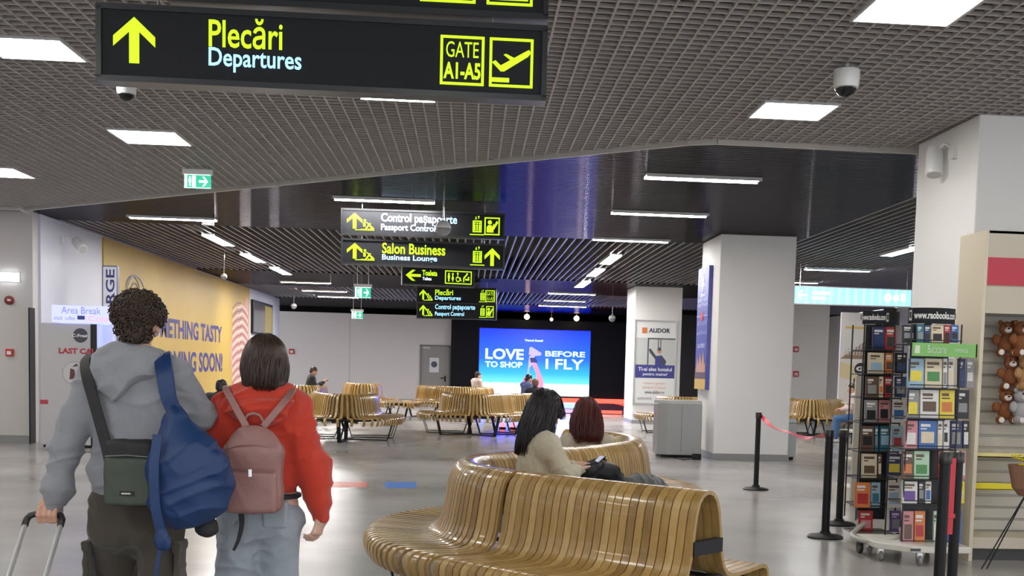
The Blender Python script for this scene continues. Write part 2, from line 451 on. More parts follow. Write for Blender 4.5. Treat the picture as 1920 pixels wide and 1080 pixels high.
strip_px((1020, 564), (1098, 565), 'thin strip light above the right end of the video wall, second', .06, .04)
strip_px((1010, 574), (1100, 575), 'strip light above the right end of the video wall, farthest', .06, .05)
strip_px((1510, 506), (1633, 508), 'strip light above the pale blue hanging sign', .06, .05)
strip_px((1485, 530), (1535, 531), 'strip light half hidden behind the middle column', .06, .04)
for a, b, lb in (((390, 441), (430, 461), 'short lengthwise strip light between slats, nearest on the left'),
                 ((460, 477), (490, 492), 'short lengthwise strip light between slats, second on the left'),
                 ((513, 502), (541, 515), 'short lengthwise strip light between slats, third on the left'),
                 ((1157, 479), (1132, 495), 'short lengthwise strip light between slats, nearest on the right'),
                 ((1125, 505), (1108, 518), 'short lengthwise strip light between slats, second on the right'),
                 ((1100, 528), (1084, 539), 'short lengthwise strip light between slats, third on the right'),
                 ((1717, 465), (1660, 480), 'lengthwise strip light between slats beside the near right column')):
    strip_px(a, b, lb, .02, .055, across=False)

# warm pendant lamps over the black back wall
for k, (px, py) in enumerate(((988, 594), (1034, 599), (1081, 597))):
    p = P(px, py, YF-1.2)
    t = thing('pendant_lamp', ['warm round pendant lamp above the left half of the video wall', 'dim small pendant lamp above the middle of the video wall', 'warm round pendant lamp above the right half of the video wall'][k], 'pendant lamp', p, group='lamps over the video wall')
    m = MB(); r = .11 if k != 1 else .07
    m.lathe((p.x, p.y, p.z), [(0.001, -r)]+[(r*math.cos(a), r*math.sin(a)) for a in [-1.2, -.8, -.4, 0, .4, .8, 1.2]]+[(0.001, r)], 14)
    m.build('bulb', mat('warm_bulb%d' % (k % 2), (1, .9, .7), .5, emit=(1, .72, .42), estr=(14 if k != 1 else 3)), t, smooth='all')
    m = MB(); m.tube([p+Vector((0, 0, r)), (p.x, p.y, H)], .012, 6); m.build('cord', mat('gold_cord', (.6, .45, .25), .3, metal=.8), t)

# ================================================================ skirting of the left wall + yellow mural
m = MB(); m.box((XL, Yp+.25, 0), (XL+0.015, 44.4, 0.1)); struct('baseboard_wall', m, skirting)
ya, yb = P(190, 450, 1).y, 0
def wallY(px):   # distance along the left wall of the point seen at px
    lo, hi = 12.0, 60.0
    for _ in range(50):
        mid = (lo+hi)/2
        if (XL-P(px, 600, mid).x) > 0: hi = mid
        else: lo = mid
    return lo
def wallY(px):
    d = ray(px, 600); return d.y*XL/d.x
Y0, Y1 = wallY(192), wallY(466)
mural = thing('yellow_wall_banner', 'huge yellow hoarding with dark blue lettering and braid drawing on the left wall', 'hoarding', (XL+.02, Y0, 0))
yel = mat('mural_yellow', (0.50, 0.345, 0.055), 0.5, noise=0.10, nscale=1.2)
m = MB(); m.box((XL, Y0, 0.11), (XL+0.03, Y1, H-.02)); m.build('yellow_panel', yel, mural)
FR = Frame((XL+.03, Y0, 0), (0, Y1-Y0, 0), (0, 0, H)); FR.N = Vector((1, 0, 0))
def uw(px): return (wallY(px)-Y0)/(Y1-Y0)
def vw(px, py):
    y = wallY(px); return P(px, py, y).z/H
navy = mat('mural_navy', (0.05, 0.045, 0.17), .5)
m = MB()
FR.text(m, 'SOMETHING TASTY', uw(272), vw(413, 643), uw(414), vw(413, 612), bold=.035)
FR.text(m, 'IS COMING SOON!', uw(272), vw(413, 697), uw(415), vw(413, 662), bold=.035)
m.build('lettering', navy, mural)
# braid drawing at the far end of the hoarding
m = MB(); b2 = MB()
ub0, ub1 = uw(430), uw(465)
pink = mat('mural_braid_pink', (0.62, 0.33, 0.27), .5); pale = mat('mural_braid_pale', (0.78, 0.62, 0.50), .5); br = mat('mural_braid_brown', (.33, .15, .12), .5)
FR.poly(m, [(ub0+(ub1-ub0)*a, b) for a, b in ((.15, .12), (.9, .12), (1, .55), (.97, .86), (.85, .93), (.7, .82), (.45, .84), (.2, .7), (0, .45))], m=0)
for k in range(22):
    v = .14+k*.033
    for sgn in (0, 1):
        a0, a1 = (.1, .55) if sgn == 0 else (.92, .5)
        vv = v+.016*sgn
        if vv > .8: continue
        pts = [(ub0+(ub1-ub0)*(a0+(a1-a0)*t), vv+.055*t+.02*math.sin(3*t)) for t in (0, .3, .6, 1)]
        pts += [(u, q-.016) for u, q in pts[::-1]]
        FR.poly(m, pts, d=.005, m=1 if k % 2 else 2)
m.build('braid_drawing', [pink, pale, br], mural)
# round line drawing near the near end
m = MB(); gl = mat('mural_line_grey', (.36, .33, .33), .5)
yc = wallY(246); zc = P(246, 545, yc).z
for (r, dy, dz, a0, a1) in ((.30, 0, 0, -.5, 3.6), (.2, .1, -.04, .2, 3.9), (.42, .15, -.1, .6, 2.9)):
    pts = [Vector((XL+.034, yc+dy*1.5+1.6*r*math.cos(a0+(a1-a0)*t/20), zc+dz+r*math.sin(a0+(a1-a0)*t/20))) for t in range(21)]
    m.tube(pts, .022, 6)
m.build('line_drawing', gl, mural)
# charge pylon
yq = 21.6
cy = thing('charging_pylon', 'tall white upright sign reading CHARGE against the yellow wall', 'sign', (P(207, 700, yq).x, yq, 0))
x0, x1 = P(193, 600, yq).x, P(219, 600, yq).x
zt = P(205, 500, yq).z
m = MB(); m.box((x0, yq, 0), (x1, yq+.12, zt)); m.build('body', mat('pylon_white', (.78, .8, .86), .4), cy, bevel=.008)
m = MB(); m.box((x0-.012, yq-.004, 0), (x0, yq+.124, zt+.02)); m.box((x1, yq-.004, 0), (x1+.012, yq+.124, zt+.02)); m.box((x0, yq-.004, zt), (x1, yq+.124, zt+.02)); m.build('frame', mat('pylon_frame', (.15, .15, .2), .4), cy)
m = MB(); F2 = Frame((x0, yq-.001, 0), (x1-x0, 0, 0), (0, 0, zt)); F2.N = Vector((0, -1, 0))
F2.text(m, 'CHARGE', .22, .55, .85, .985, rot=1, bold=.02); m.build('lettering', navy, cy)
# ================================================================ pictograms (unit square helpers: f maps (a,b) in 0..1 to frame u,v)
def sub(F, u0, v0, u1, v1):
    G = Frame(F.at(u0, v0), F.U*(u1-u0), F.V*(v1-v0)); G.N = F.N; return G
def arrow_up(F, mb, m=0, rot=0):
    pts = [(.5, 1), (1, .58), (1, .36), (.62, .68), (.62, 0), (.38, 0), (.38, .68), (0, .36), (0, .58)]
    if rot == 1: pts = [(1-b, a) for a, b in pts]     # points left
    if rot == -1: pts = [(b, a) for a, b in pts]      # points right
    # split into convex-ish pieces to keep fills clean
    F.poly(mb, pts, m=m)
def picto_stairs(F, mb, m=0):
    F.poly(mb, [(0, 0), (0, .08), (.30, .08), (.62, .62), (.75, .62), (.4, 0)], m=m)
    F.poly(mb, [(.38, .72), (.48, .72), (1, .14), (.86, 0), (.52, 0), (.52, .12), (.78, .14)], m=m)
    F.disc(mb, .30, .86, .12, m=m); F.rect(mb, .18, .3, .36, .7, m=m)
def picto_lift(F, mb, m=0):
    F.ring(mb, .1, 0, .9, .72, .07, m=m)
    for u in (.22, .43, .64):
        F.rect(mb, u, .1, u+.13, .48, m=m); F.disc(mb, u+.065, .56, .055, m=m)
    F.poly(mb, [(.3, .8), (.38, 1), (.46, .8)], m=m); F.poly(mb, [(.54, 1), (.62, .8), (.7, 1)], m=m)
def picto_passport(F, mb, m=0):
    F.ring(mb, 0, 0, 1, 1, .07, m=m)
    F.disc(mb, .35, .72, .12, m=m); F.poly(mb, [(.15, .15), (.6, .15), (.58, .42), (.45, .56), (.25, .56), (.15, .45)], m=m)
    F.poly(mb, [(.52, .4), (.62, .3), (.9, .72), (.8, .82), (.64, .56), (.58, .66)], m=m)
def picto_plane(F, mb, m=0):
    F.poly(mb, [(.06, .50), (.14, .54), (.26, .44), (.78, .72), (.90, .78), (.95, .72), (.88, .64), (.34, .32), (.26, .32)], m=m)
    F.poly(mb, [(.32, .66), (.38, .68), (.62, .58), (.52, .53)], m=m)
    F.rect(mb, .02, .1, .46, .19, m=m)
def picto_person(F, mb, m=0, skirt=False):
    F.disc(mb, .5, .88, .11, m=m)
    if skirt: F.poly(mb, [(.38, .74), (.62, .74), (.85, .25), (.62, .25), (.6, 0), (.4, 0), (.38, .25), (.15, .25)], m=m)
    else: F.poly(mb, [(.2, .74), (.8, .74), (.8, .38), (.68, .38), (.66, 0), (.34, 0), (.32, .38), (.2, .38)], m=m)
def picto_wheelchair(F, mb, m=0):
    F.disc(mb, .4, .9, .1, m=m)
    c = (.45, .3)
    for k in range(14):
        a0 = 2.2+k*.33; a1 = a0+.34
        F.poly(mb, [(c[0]+r*math.cos(a), c[1]+r*math.sin(a)) for r, a in ((.22, a0), (.32, a0), (.32, a1), (.22, a1))], m=m)
    F.rect(mb, .36, .42, .46, .78, m=m); F.rect(mb, .4, .4, .75, .5, m=m); F.poly(mb, [(.68, .46), (.78, .46), (.95, .1), (.85, .06)], m=m)
def picto_baby(F, mb, m=0):
    F.rect(mb, .05, .0, .2, .5, m=m); F.poly(mb, [(.05, .5), (.5, .9), (.62, .8), (.2, .36)], m=m)
    F.disc(mb, .62, .92, .1, m=m); F.poly(mb, [(.35, .38), (.95, .38), (.95, .2), (.35, .2)], m=m); F.disc(mb, .85, .52, .1, m=m)

def hanging_sign(pl_b, pl_t, pr_b, Yl, Yr, th, name, label, group=None, hang=True):
    "sign box from its bottom corners (pixels) and height th"
    a = P(pl_b[0], pl_b[1], Yl); b = PZ(pr_b[0], pr_b[1], a.z)
    d = (b-a); L = d.length; rz = math.atan2(d.y, d.x); mid = (a+b)/2
    t = thing(name, label, 'sign', mid, rz, group)
    n = Vector((d.y, -d.x, 0)).normalized()      # towards the camera
    dn = d.normalized()
    M = Matrix.Translation(a) @ Matrix.Rotation(rz, 4, 'Z')
    m = MB(); m.box((0, 0, 0), (L, .10, th), M=M); m.build('panel', sign_black, t, bevel=.004)
    m = MB(); e = .016
    for z0, z1 in ((-e, 0.012), (th-.012, th+e)): m.box((-e, -.012, z0), (L+e, .112, z1), M=M)
    for x0, x1 in ((-e, .01), (L-.01, L+e)): m.box((x0, -.012, 0), (x1, .112, th), M=M)
    m.build('frame', sign_frame, t)
    if hang:
        for fx in (.12, .88):
            q = a+d*fx-n*.07
            m = MB(); m.tube([q+Vector((0, 0, th)), (q.x, q.y, H+.03)], .006, 6); m.build('suspension_rod', chrome, t)
    F = Frame(a+n*.001, d, (0, 0, th)); F.N = n
    return t, F

# big departures sign
t, F = hanging_sign((187, 145), None, (1018, 184), 6.0, 6.42, .338, 'departures_sign', 'large black hanging sign reading Plecari Departures with gate A1-A5')
m = MB(); arrow_up(sub(F, .030, .22, .122, .87), m); m.build('arrow', lime, t)
m = MB(); F.text(m, 'Plecări', .240, .50, .404, .93, bold=.012); m.build('lettering', lime, t)
m = MB(); F.text(m, 'Departures', .240, .155, .447, .50, bold=.015); m.build('lettering', ice, t)
m = MB(); g = sub(F, .761, .13, .862, .84); g.ring(m, 0, 0, 1, 1, .055); g.text(m, 'GATE', .13, .56, .87, .88); g.text(m, 'A1-A5', .08, .12, .92, .46, bold=.03); m.build('gate_symbol', lime, t)
m = MB(); g = sub(F, .874, .13, .975, .84); g.ring(m, 0, 0, 1, 1, .055); picto_plane(g, m); m.build('plane_symbol', lime, t)
# sign above it, only its lower edge is in the frame
t, F = hanging_sign((320, -4), None, (1022, 31), 6.02, 6.42, .338, 'hanging_sign', 'black hanging sign above the departures sign, cut by the top of the photo')
m = MB(); g = sub(F, .66, .13, .81, .84); g.ring(m, 0, 0, 1, 1, .055); m.build('symbol_frame', lime, t)
m = MB(); g = sub(F, .84, .13, .965, .84); g.ring(m, 0, 0, 1, 1, .055); picto_passport(sub(g, .1, .1, .9, .9), m); m.build('symbol', lime, t)

def direction_sign(pb, pr, Y, th, label, lines, right, name='direction_sign', limem=lime, icem=ice, group=None, Yr=None, tx=(.24, .7)):
    t, F = hanging_sign(pb, None, pr, Y, Yr or Y*1.012, th, name, label, group)
    m = MB(); arrow_up(sub(F, .03, .2, .125, .86), m); m.build('arrow', limem, t)
    m = MB(); picto_stairs(sub(F, .115, .16, .2, .62), m); F.rect(m, .08, .14, .2, .175); m.build('escalator_symbol', limem, t)
    for (s, x0, y0, x1, y1, mm) in lines:
        m = MB(); F.text(m, s, x0, y0, x1, y1, bold=.02); m.build('lettering', mm, t)
    m = MB(); picto_lift(sub(F, .80, .22, .87, .9), m); F.rect(m, .79, .1, .88, .14)
    m.build('lift_symbol', limem, t)
    m = MB()
    if right == 'pass': picto_passport(sub(F, .88, .12, .975, .86), m); m.build('passport_symbol', limem, t)
    elif right == 'arrow': arrow_up(sub(F, .88, .1, .975, .86), m); m.build('arrow', limem, t)
    elif right == 'gate':
        g = sub(F, .87, .12, .99, .88); g.ring(m, 0, 0, 1, 1, .07); g.text(m, 'GATE', .12, .55, .88, .85); g.text(m, 'A1-A5', .12, .14, .88, .44); m.build('gate_symbol', limem, t)
    return t, F
direction_sign((641, 437), (944, 447), 17.0, .335, 'black hanging sign reading Control pasapoarte Passport Control, upper of its pair',
    [('Control pașapoarte', .24, .42, .71, .90, ice), ('Passport Control', .24, .10, .575, .45, ice)], 'pass')
direction_sign((641, 493), (944, 504), 17.0, .335, 'black hanging sign reading Salon Business Lounge, below the passport sign',
    [('Salon Business', .245, .46, .635, .92, lime), ('Business Lounge', .245, .13, .585, .43, ice)], 'arrow')
# toilets
t, F = hanging_sign((755, 532), None, (888, 538), 23.0, 23.3, .335, 'toilet_sign', 'small black hanging sign with left arrow and toilet symbols')
m = MB(); arrow_up(sub(F, .04, .2, .25, .82), m, rot=1); m.build('arrow', lime, t)
m = MB(); F.text(m, 'Toaleta', .27, .52, .48, .84, bold=.03); m.build('lettering', lime, t)
m = MB(); F.text(m, 'Toilets', .275, .26, .40, .44, bold=.02); m.build('lettering', white_glow, t)
m = MB(); F.ring(m, .59, .12, .97, .88, .055); picto_person(sub(F, .62, .25, .67, .75), m); picto_person(sub(F, .675, .25, .725, .75), m, skirt=True)
picto_wheelchair(sub(F, .73, .25, .83, .78), m); picto_baby(sub(F, .845, .25, .94, .76), m); m.build('toilet_symbols', lime, t)
direction_sign((782, 567), (929, 570), 33.0, .42, 'far black hanging sign for departures under the toilet sign, upper of its pair',
    [('Plecări', .23, .5, .46, .9, lime_dim), ('Departures', .23, .12, .56, .46, ice)], 'gate', limem=lime_dim)
direction_sign((782, 596), (929, 599), 33.0, .42, 'farthest black hanging passport sign, lowest of the row of signs',
    [('Control pașapoarte', .23, .5, .74, .92, ice), ('Passport Control', .23, .1, .6, .44, ice)], 'pass', limem=lime_dim)

# pale blue lit sign, right
a = P(1489, 568, 24.0); b = P(1701, 572, 24.2)
t = thing('shop_direction_sign', 'pale blue glowing hanging sign with a faint left arrow', 'sign', (a+b)/2)
z1 = P(1489, 537, 24).z
m = MB(); m.box((a.x, a.y, a.z), (b.x, a.y+.12, z1)); m.build('light_box', mat('pale_blue_glow', (.4, .6, .7), .4, emit=(.28, .62, .80), estr=.95), t)
m = MB(); m.box((a.x-.03, a.y-.01, a.z-.02), (a.x, a.y+.13, z1+.02)); m.box((b.x, a.y-.01, a.z-.02), (b.x+.03, a.y+.13, z1+.02)); m.box((a.x, a.y-.005, z1), (b.x, a.y+.13, z1+.02)); m.box((a.x, a.y-.005, a.z-.02), (b.x, a.y+.13, a.z)); m.build('frame', steel, t)
F = Frame((a.x, a.y, a.z), (b.x-a.x, 0, 0), (0, 0, z1-a.z)); F.N = Vector((0, -1, 0))
m = MB(); arrow_up(sub(F, .02, .2, .11, .8), m, rot=1); F.rect(m, .15, .55, .3, .75); F.rect(m, .15, .25, .27, .42); F.disc(m, .8, .5, .25); F.disc(m, .87, .5, .2); F.rect(m, .91, .3, .95, .75)
m.build('symbols', mat('pale_symbol', (.6, .8, .85), .4, emit=(.6, .9, .95), estr=1.1), t)
stripe = MB()
for k in range(14): F.rect(stripe, .02+k*.07, 0, .045+k*.07, 1, d=.0005, t=.001)
stripe.build('stripes', mat('pale_blue_glow2', (.4, .6, .7), .4, emit=(.42, .75, .88), estr=.95), t)
for fx in (.05, .97):
    m = MB(); q = a+(b-a)*fx; m.tube([(q.x, a.y+.06, z1), (q.x, a.y+.06, H)], .008, 6); m.build('suspension_rod', chrome, t)

# green exit signs
ex_green = mat('exit_green', (.02, .35, .2), .4, emit=(.02, .40, .24), estr=.9); ex_white = mat('exit_white', (.8, .9, .85), .4, emit=(.75, 1, .9), estr=1.0)
clear = mat('clear_plastic', (.75, .85, .8), .1); clear.node_tree.nodes['Principled BSDF'].inputs['Transmission Weight'].default_value = .9
def exit_sign(x0, x1, yt, yb, Y, label):
    a = P(x0, yb, Y); b = P(x1, yb, Y); zt = P(x0, yt, Y).z
    t = thing('exit_sign', label, 'exit sign', (a+b)/2, group='green hanging exit signs')
    m = MB(); m.box((a.x, Y, a.z), (b.x, Y+.03, zt)); m.build('panel', ex_green, t)
    F = Frame((a.x, Y, a.z), (b.x-a.x, 0, 0), (0, 0, zt-a.z)); F.N = Vector((0, -1, 0))
    m = MB(); F.rect(m, .02, .05, .12, .95); F.rect(m, .30, .10, .44, .9); picto_person(sub(F, .14, .15, .3, .85), m); m.build('running_person_symbol', ex_white, t)
    m = MB(); arrow_up(sub(F, .56, .15, .9, .85), m, rot=-1); m.build('arrow', ex_white, t)
    m = MB(); F.rect(m, 0, 0, 1, .05); F.rect(m, 0, .95, 1, 1); m.build('edge_glow', ex_white, t)
    m = MB(); m.box((a.x-.02, Y-.01, zt), (b.x+.02, Y+.05, zt+.06)); m.build('lamp_housing', cam_white, t)
    for fx in (.15, .85):
        m = MB(); q = a+(b-a)*fx; m.tube([(q.x, Y+.015, zt+.06), (q.x, Y+.015, H+.01)], .004, 6); m.build('suspension_wire', chrome, t)
exit_sign(345, 395, 326, 352, 14.6, 'green exit sign hanging below the left square ceiling panels, nearest')
exit_sign(665, 695, 538, 558, 23.5, 'green exit sign above the grey back wall, middle of the three')
exit_sign(659, 680, 584, 597, 31.0, 'smallest green exit sign against the top of the back wall')

# ================================================================ video wall
YS = YF-.56
a = P(897, 739, YS); b = P(1104, 742, YS); zt = P(897, 615, YS).z
t = thing('video_wall', 'huge bright blue video wall reading LOVE TO SHOP BEFORE I FLY', 'screen', ((a.x+b.x)/2, YS, 0))
scr = bpy.data.materials.new('screen_picture'); scr.use_nodes = True; nt = scr.node_tree; bs = nt.nodes['Principled BSDF']
bs.inputs['Base Color'].default_value = (0, 0, 0, 1); bs.inputs['Roughness'].default_value = .3
tc = nt.nodes.new('ShaderNodeTexCoord'); sx = nt.nodes.new('ShaderNodeSeparateXYZ'); cr = nt.nodes.new('ShaderNodeValToRGB')
nt.links.new(tc.outputs['Generated'], sx.inputs[0]); nt.links.new(sx.outputs['Z'], cr.inputs[0]); nt.links.new(cr.outputs[0], bs.inputs['Emission Color'])
bs.inputs['Emission Strength'].default_value = 8.0
els = cr.color_ramp.elements
els[0].position = 0; els[0].color = (.15, .19, .24, 1); els[1].position = 1; els[1].color = (.0005, .0045, .70, 1)
for p_, c_ in ((.16, (.13, .18, .24, 1)), (.20, (.02, .10, .25, 1)), (.33, (.003, .06, .3, 1)), (.55, (.0006, .018, .55, 1))):
    e = els.new(p_); e.color = c_
m = MB(); m.box((a.x, YS, a.z), (b.x, YS+.05, zt)); m.build('display', scr, t)
m = MB()
for q in ((a.x-.04, a.z-.04, a.x, zt+.04), (b.x, a.z-.04, b.x+.04, zt+.04), (a.x, zt, b.x, zt+.04), (a.x, a.z-.04, b.x, a.z)): m.box((q[0], YS-.01, q[1]), (q[2], YS+.06, q[3]))
m.build('bezel', black_metal, t)
F = Frame((a.x, YS, a.z), (b.x-a.x, 0, 0), (0, 0, zt-a.z)); F.N = Vector((0, -1, 0))
sw = mat('screen_white', (0, 0, 0), .4, emit=(.55, .92, 1), estr=1.6)
m = MB(); F.text(m, 'LOVE', .055, .535, .40, .70, bold=.03); F.text(m, 'TO SHOP', .055, .415, .39, .505, bold=.03)
F.text(m, 'BEFORE', .595, .60, .955, .685, bold=.025); F.text(m, 'I FLY', .60, .41, .945, .565, bold=.02)
F.text(m, 'Travel Retail', .405, .82, .57, .85, bold=.05)
m.build('lettering', sw, t)
m = MB()   # raised arm, bag and shoe
F.poly(m, [(.47, 0), (.58, 0), (.585, .22), (.55, .36), (.515, .50), (.48, .52), (.485, .44), (.515, .34), (.525, .2)], m=0)
F.poly(m, [(.38, 0), (.5, 0), (.5, .2), (.46, .32), (.41, .28), (.385, .15)], m=1)
F.poly(m, [(.435, .30), (.45, .60), (.50, .62), (.50, .50), (.455, .42), (.448, .30)], d=.004, m=2)
F.poly(m, [(.445, .62), (.45, .73), (.47, .74), (.56, .65), (.555, .61), (.49, .60)], d=.006, m=2)
F.poly(m, [(.465, .50), (.53, .50), (.51, .58), (.455, .57)], d=.008, m=3)
m.build('figure_picture', [mat('scr_pink', (0, 0, 0), .4, emit=(.85, .28, .45), estr=1.1), mat('scr_rose', (0, 0, 0), .4, emit=(.75, .12, .30), estr=1.0), mat('scr_lilac', (0, 0, 0), .4, emit=(.50, .42, .95), estr=1.1), mat('scr_dark', (0, 0, 0), .4, emit=(.03, .04, .2), estr=1)], t)

# red light line and low stage under the video wall
z0, z1 = P(1130, 757, YS).z, P(1130, 748, YS).z
x1 = X_(1172, YS)+.6
t = tag(MB().box((X_(1000, YS), YS-.08, z0), (x1, YS-.02, z1)).build('light_line', mat('red_glow', (.3, .01, .01), .4, emit=(1, .07, .04), estr=2.4)), 'long glowing red light line on the black wall beside the video wall', 'light')
ys = 41.0
st = thing('stage', 'low dark glossy stage with red and violet light under the video wall', 'stage', (X_(1110, ys), ys, 0))
m = MB(); m.box((X_(1050, ys), ys-3, 0), (X_(1169, ys)+.2, ys+4, .16)); m.build('platform', mat('stage_gloss', (.05, .02, .04), .15), st, bevel=.01)
m = MB(); m.box((X_(1130, ys-3), ys-3.04, .03), (X_(1168, ys-3), ys-3, .13)); m.build('light_strip', MATS['red_glow'], st)
m = MB(); m.box((X_(1062, ys-3), ys-3.04, .03), (X_(1085, ys-3), ys-3, .14)); m.build('light_strip', mat('violet_glow', (.2, .05, .3), .4, emit=(.55, .2, .9), estr=2.2), st)
for k, px in enumerate((942, 962)):
    q = P(px, 800, 27.5)
    t = thing('floor_lamp_spot', ['small glowing pink floor light behind the middle bench, left one', 'small glowing pink floor light behind the middle bench, right one'][k], 'floor light', (q.x, q.y, 0), group='pink floor lights')
    m = MB(); m.lathe((q.x, q.y, .05), [(.055, 0), (.065, .05), (.05, .1)], 12); m.build('lens', mat('pink_glow', (.4, .05, .1), .4, emit=(1, .12, .18), estr=3), t)
    m = MB(); m.lathe((q.x, q.y, 0), [(.08, 0), (.08, .04), (.055, .055)], 12); m.build('base', black_metal, t)

# service door in the back wall
dx0, dx1 = X_(787, YF), X_(843, YF); zt = P(815, 647, YF).z
d = thing('door_1', None, None, ((dx0+dx1)/2, YF-.06, 0)); d['kind'] = 'structure'
grey_door = mat('door_grey', (.34, .33, .31), .5)
m = MB(); m.box((dx0+.06, YF-.05, 0), (dx1-.04, YF, zt-.06)); m.build('door_leaf', grey_door, d)
m = MB(); m.box((dx0, YF-.09, 0), (dx0+.06, YF, zt)); m.box((dx1-.04, YF-.09, 0), (dx1, YF, zt)); m.box((dx0, YF-.09, zt-.06), (dx1, YF, zt)); m.build('door_frame', mat('door_grey_dark', (.22, .21, .2), .5), d)
q = P(833, 709, YF); m = MB(); m.bar((q.x-.16, YF-.11, q.z), (q.x+.05, YF-.11, q.z), .04, .04); m.bar((q.x+.03, YF-.12, q.z), (q.x+.03, YF-.05, q.z), .05, .05); m.box((q.x-.0, YF-.06, q.z-.15), (q.x+.07, YF-.05, q.z+.1)); m.build('door_handle', black_metal, d)
m = MB(); m.bar((X_(793, YF), YF-.1, zt-.12), (X_(806, YF), YF-.1, zt-.12), .06, .06); m.build('door_closer', steel, d)
q0 = P(805, 698, YF-.07); q1 = P(823, 671, YF-.07)
s = thing('paper_notice', 'white paper notice with a dark round symbol on the grey door', 'notice', ((q0.x+q1.x)/2, YF-.07, q0.z))
m = MB(); m.box((q0.x, YF-.06, q0.z), (q1.x, YF-.051, q1.z)); m.build('sheet', mat('paper', (.85, .86, .88), .6), s)
m = MB(); m.lathe(((q0.x+q1.x)/2, YF-.06, (q0.z+q1.z)/2+.03), [(.001, 0), (.13, 0), (.13, -.006), (.001, -.006)], 20, ax='y'); m.build('round_symbol', mat('notice_dark', (.08, .08, .14), .5), s)

# small wall boxes: fire call points
red_p = mat('alarm_red', (.55, .03, .03), .4)
def call_point(px, py, Y, sz, label, grp='red fire call points'):
    q = P(px, py, Y)
    t = thing('fire_call_point', label, 'fire call point', q-Vector((0, 0, sz/2)), group=grp)
    m = MB(); m.box((q.x-sz/2, q.y-.05, q.z-sz/2), (q.x+sz/2, q.y, q.z+sz/2)); m.build('housing', red_p, t, bevel=.008)
    m = MB(); m.box((q.x-sz*.28, q.y-.056, q.z-sz*.28), (q.x+sz*.28, q.y-.05, q.z+sz*.2)); m.build('break_glass', cam_white, t)
q = P(18, 563, Yp)
t = thing('alarm_sounder', 'round dark red alarm sounder on the grey pier', 'alarm', q-Vector((0, 0, .07)))
m = MB(); m.lathe(q, [(.075, 0), (.075, -.03), (.06, -.07), (.04, -.08)], 20, ax='y'); m.build('housing', mat('alarm_dark', (.2, .02, .02), .4), t, smooth=True)
m = MB(); m.cbox((q.x+.02, q.y-.085, q.z), (.05, .01, .03)); m.build('lens', cam_white, t)
call_point(19, 661, Yp, .12, 'red fire call point low on the grey pier at left')
call_point(547, 659, YF, .22, 'tiny red fire call point on the long back wall')
for py, lb in ((655, 'upper red fire call point on the white column under the blue sign'), (701, 'lower red fire call point on the white column under the blue sign')):
    call_point(1492, py, 35.0, .17, lb)
# emergency lamp on pier
a = P(0, 526, Yp); b = P(35, 513, Yp)
t = thing('emergency_lamp', 'small glowing white emergency lamp on the grey pier', 'lamp', ((a.x+b.x)/2, Yp, a.z))
m = MB(); m.box((a.x, Yp-.06, a.z), (b.x, Yp-.015, b.z)); m.build('diffuser', mat('lamp_cool', (1, 1, 1), .4, emit=(.85, .92, 1), estr=5), t)
m = MB(); m.box((a.x-.02, Yp-.015, a.z-.015), (b.x+.02, Yp, b.z+.015)); m.build('base', cam_white, t)

# ================================================================ cameras
def dome_cam(px, py_top, r, Y, label, hang=None, name='dome_camera', metal=cam_white, grp=None):
    q = P(px, py_top, Y) if hang else PZ(px, py_top, H)
    t = thing(name, label, 'security camera', (q.x, q.y, q.z-2*r), group=grp)
    m = MB(); m.lathe(q, [(.9*r, 0), (1.0*r, -.06*r), (1.0*r, -.8*r), (.97*r, -1.15*r), (.9*r, -1.45*r)], 24); m.build('housing', metal, t, smooth=True)
    m = MB(); m.lathe(q, [(.86*r, -1.45*r), (.74*r, -1.75*r), (.5*r, -2.0*r), (.2*r, -2.12*r), (.01, -2.14*r)], 24); m.build('dome', smoke_glass, t, smooth=True)
    m = MB()
    for k in range(24):
        pass
    m.lathe(q, [(.93*r, -1.42*r), (.95*r, -1.47*r), (.89*r, -1.5*r)], 24); m.build('rim', chrome, t, smooth=True)
    m = MB(); m.tube([q, (q.x, q.y, H+.05)], .012 if hang else .03, 8); m.build('mounting_rod', metal, t)
    return t
dome_cam(1588, 130, .096, 8.7, 'white dome security camera hanging from the grid ceiling at right', hang=True)
dome_cam(237, 151, .075, 9.6, 'small white dome camera just under the departures sign', hang=True)
def ball_cam(px, py, r, Y, label):
    q = P(px, py, Y)
    t = thing('ball_camera', label, 'security camera', q-Vector((0, 0, r)), group='round hanging cameras')
    m = MB(); m.lathe(q, [(.01, r)]+[(r*math.cos(a), r*math.sin(a)) for a in [1.2, .9, .6, .3, 0]], 20); m.build('housing', cam_white, t, smooth='all')
    m = MB(); m.lathe(q, [(r*math.cos(a)*.98, r*math.sin(a)*.98) for a in [0, -.3, -.6, -.9, -1.2]]+[(.01, -r*.98)], 20); m.build('dome', mat('grey_dome', (.3, .3, .3), .2), t, smooth='all')
    m = MB(); m.tube([(q.x, q.y, q.z+r*.9), (q.x, q.y, H+.02)], .012, 6); m.build('mounting_rod', chrome, t)
ball_cam(831, 428, .105, 15.6, 'grey ball camera hanging in front of the passport control sign')
ball_cam(420, 519, .07, 26, 'small white camera at the top of the yellow hoarding')
ball_cam(551, 574, .10, 40, 'small white ball camera above the left end of the back wall')
ball_cam(1148, 597, .13, 42, 'grey ball camera on the dark wall left of the poster column')
ball_cam(768, 441, .05, 18.5, 'tiny white detector hanging between the two direction signs')

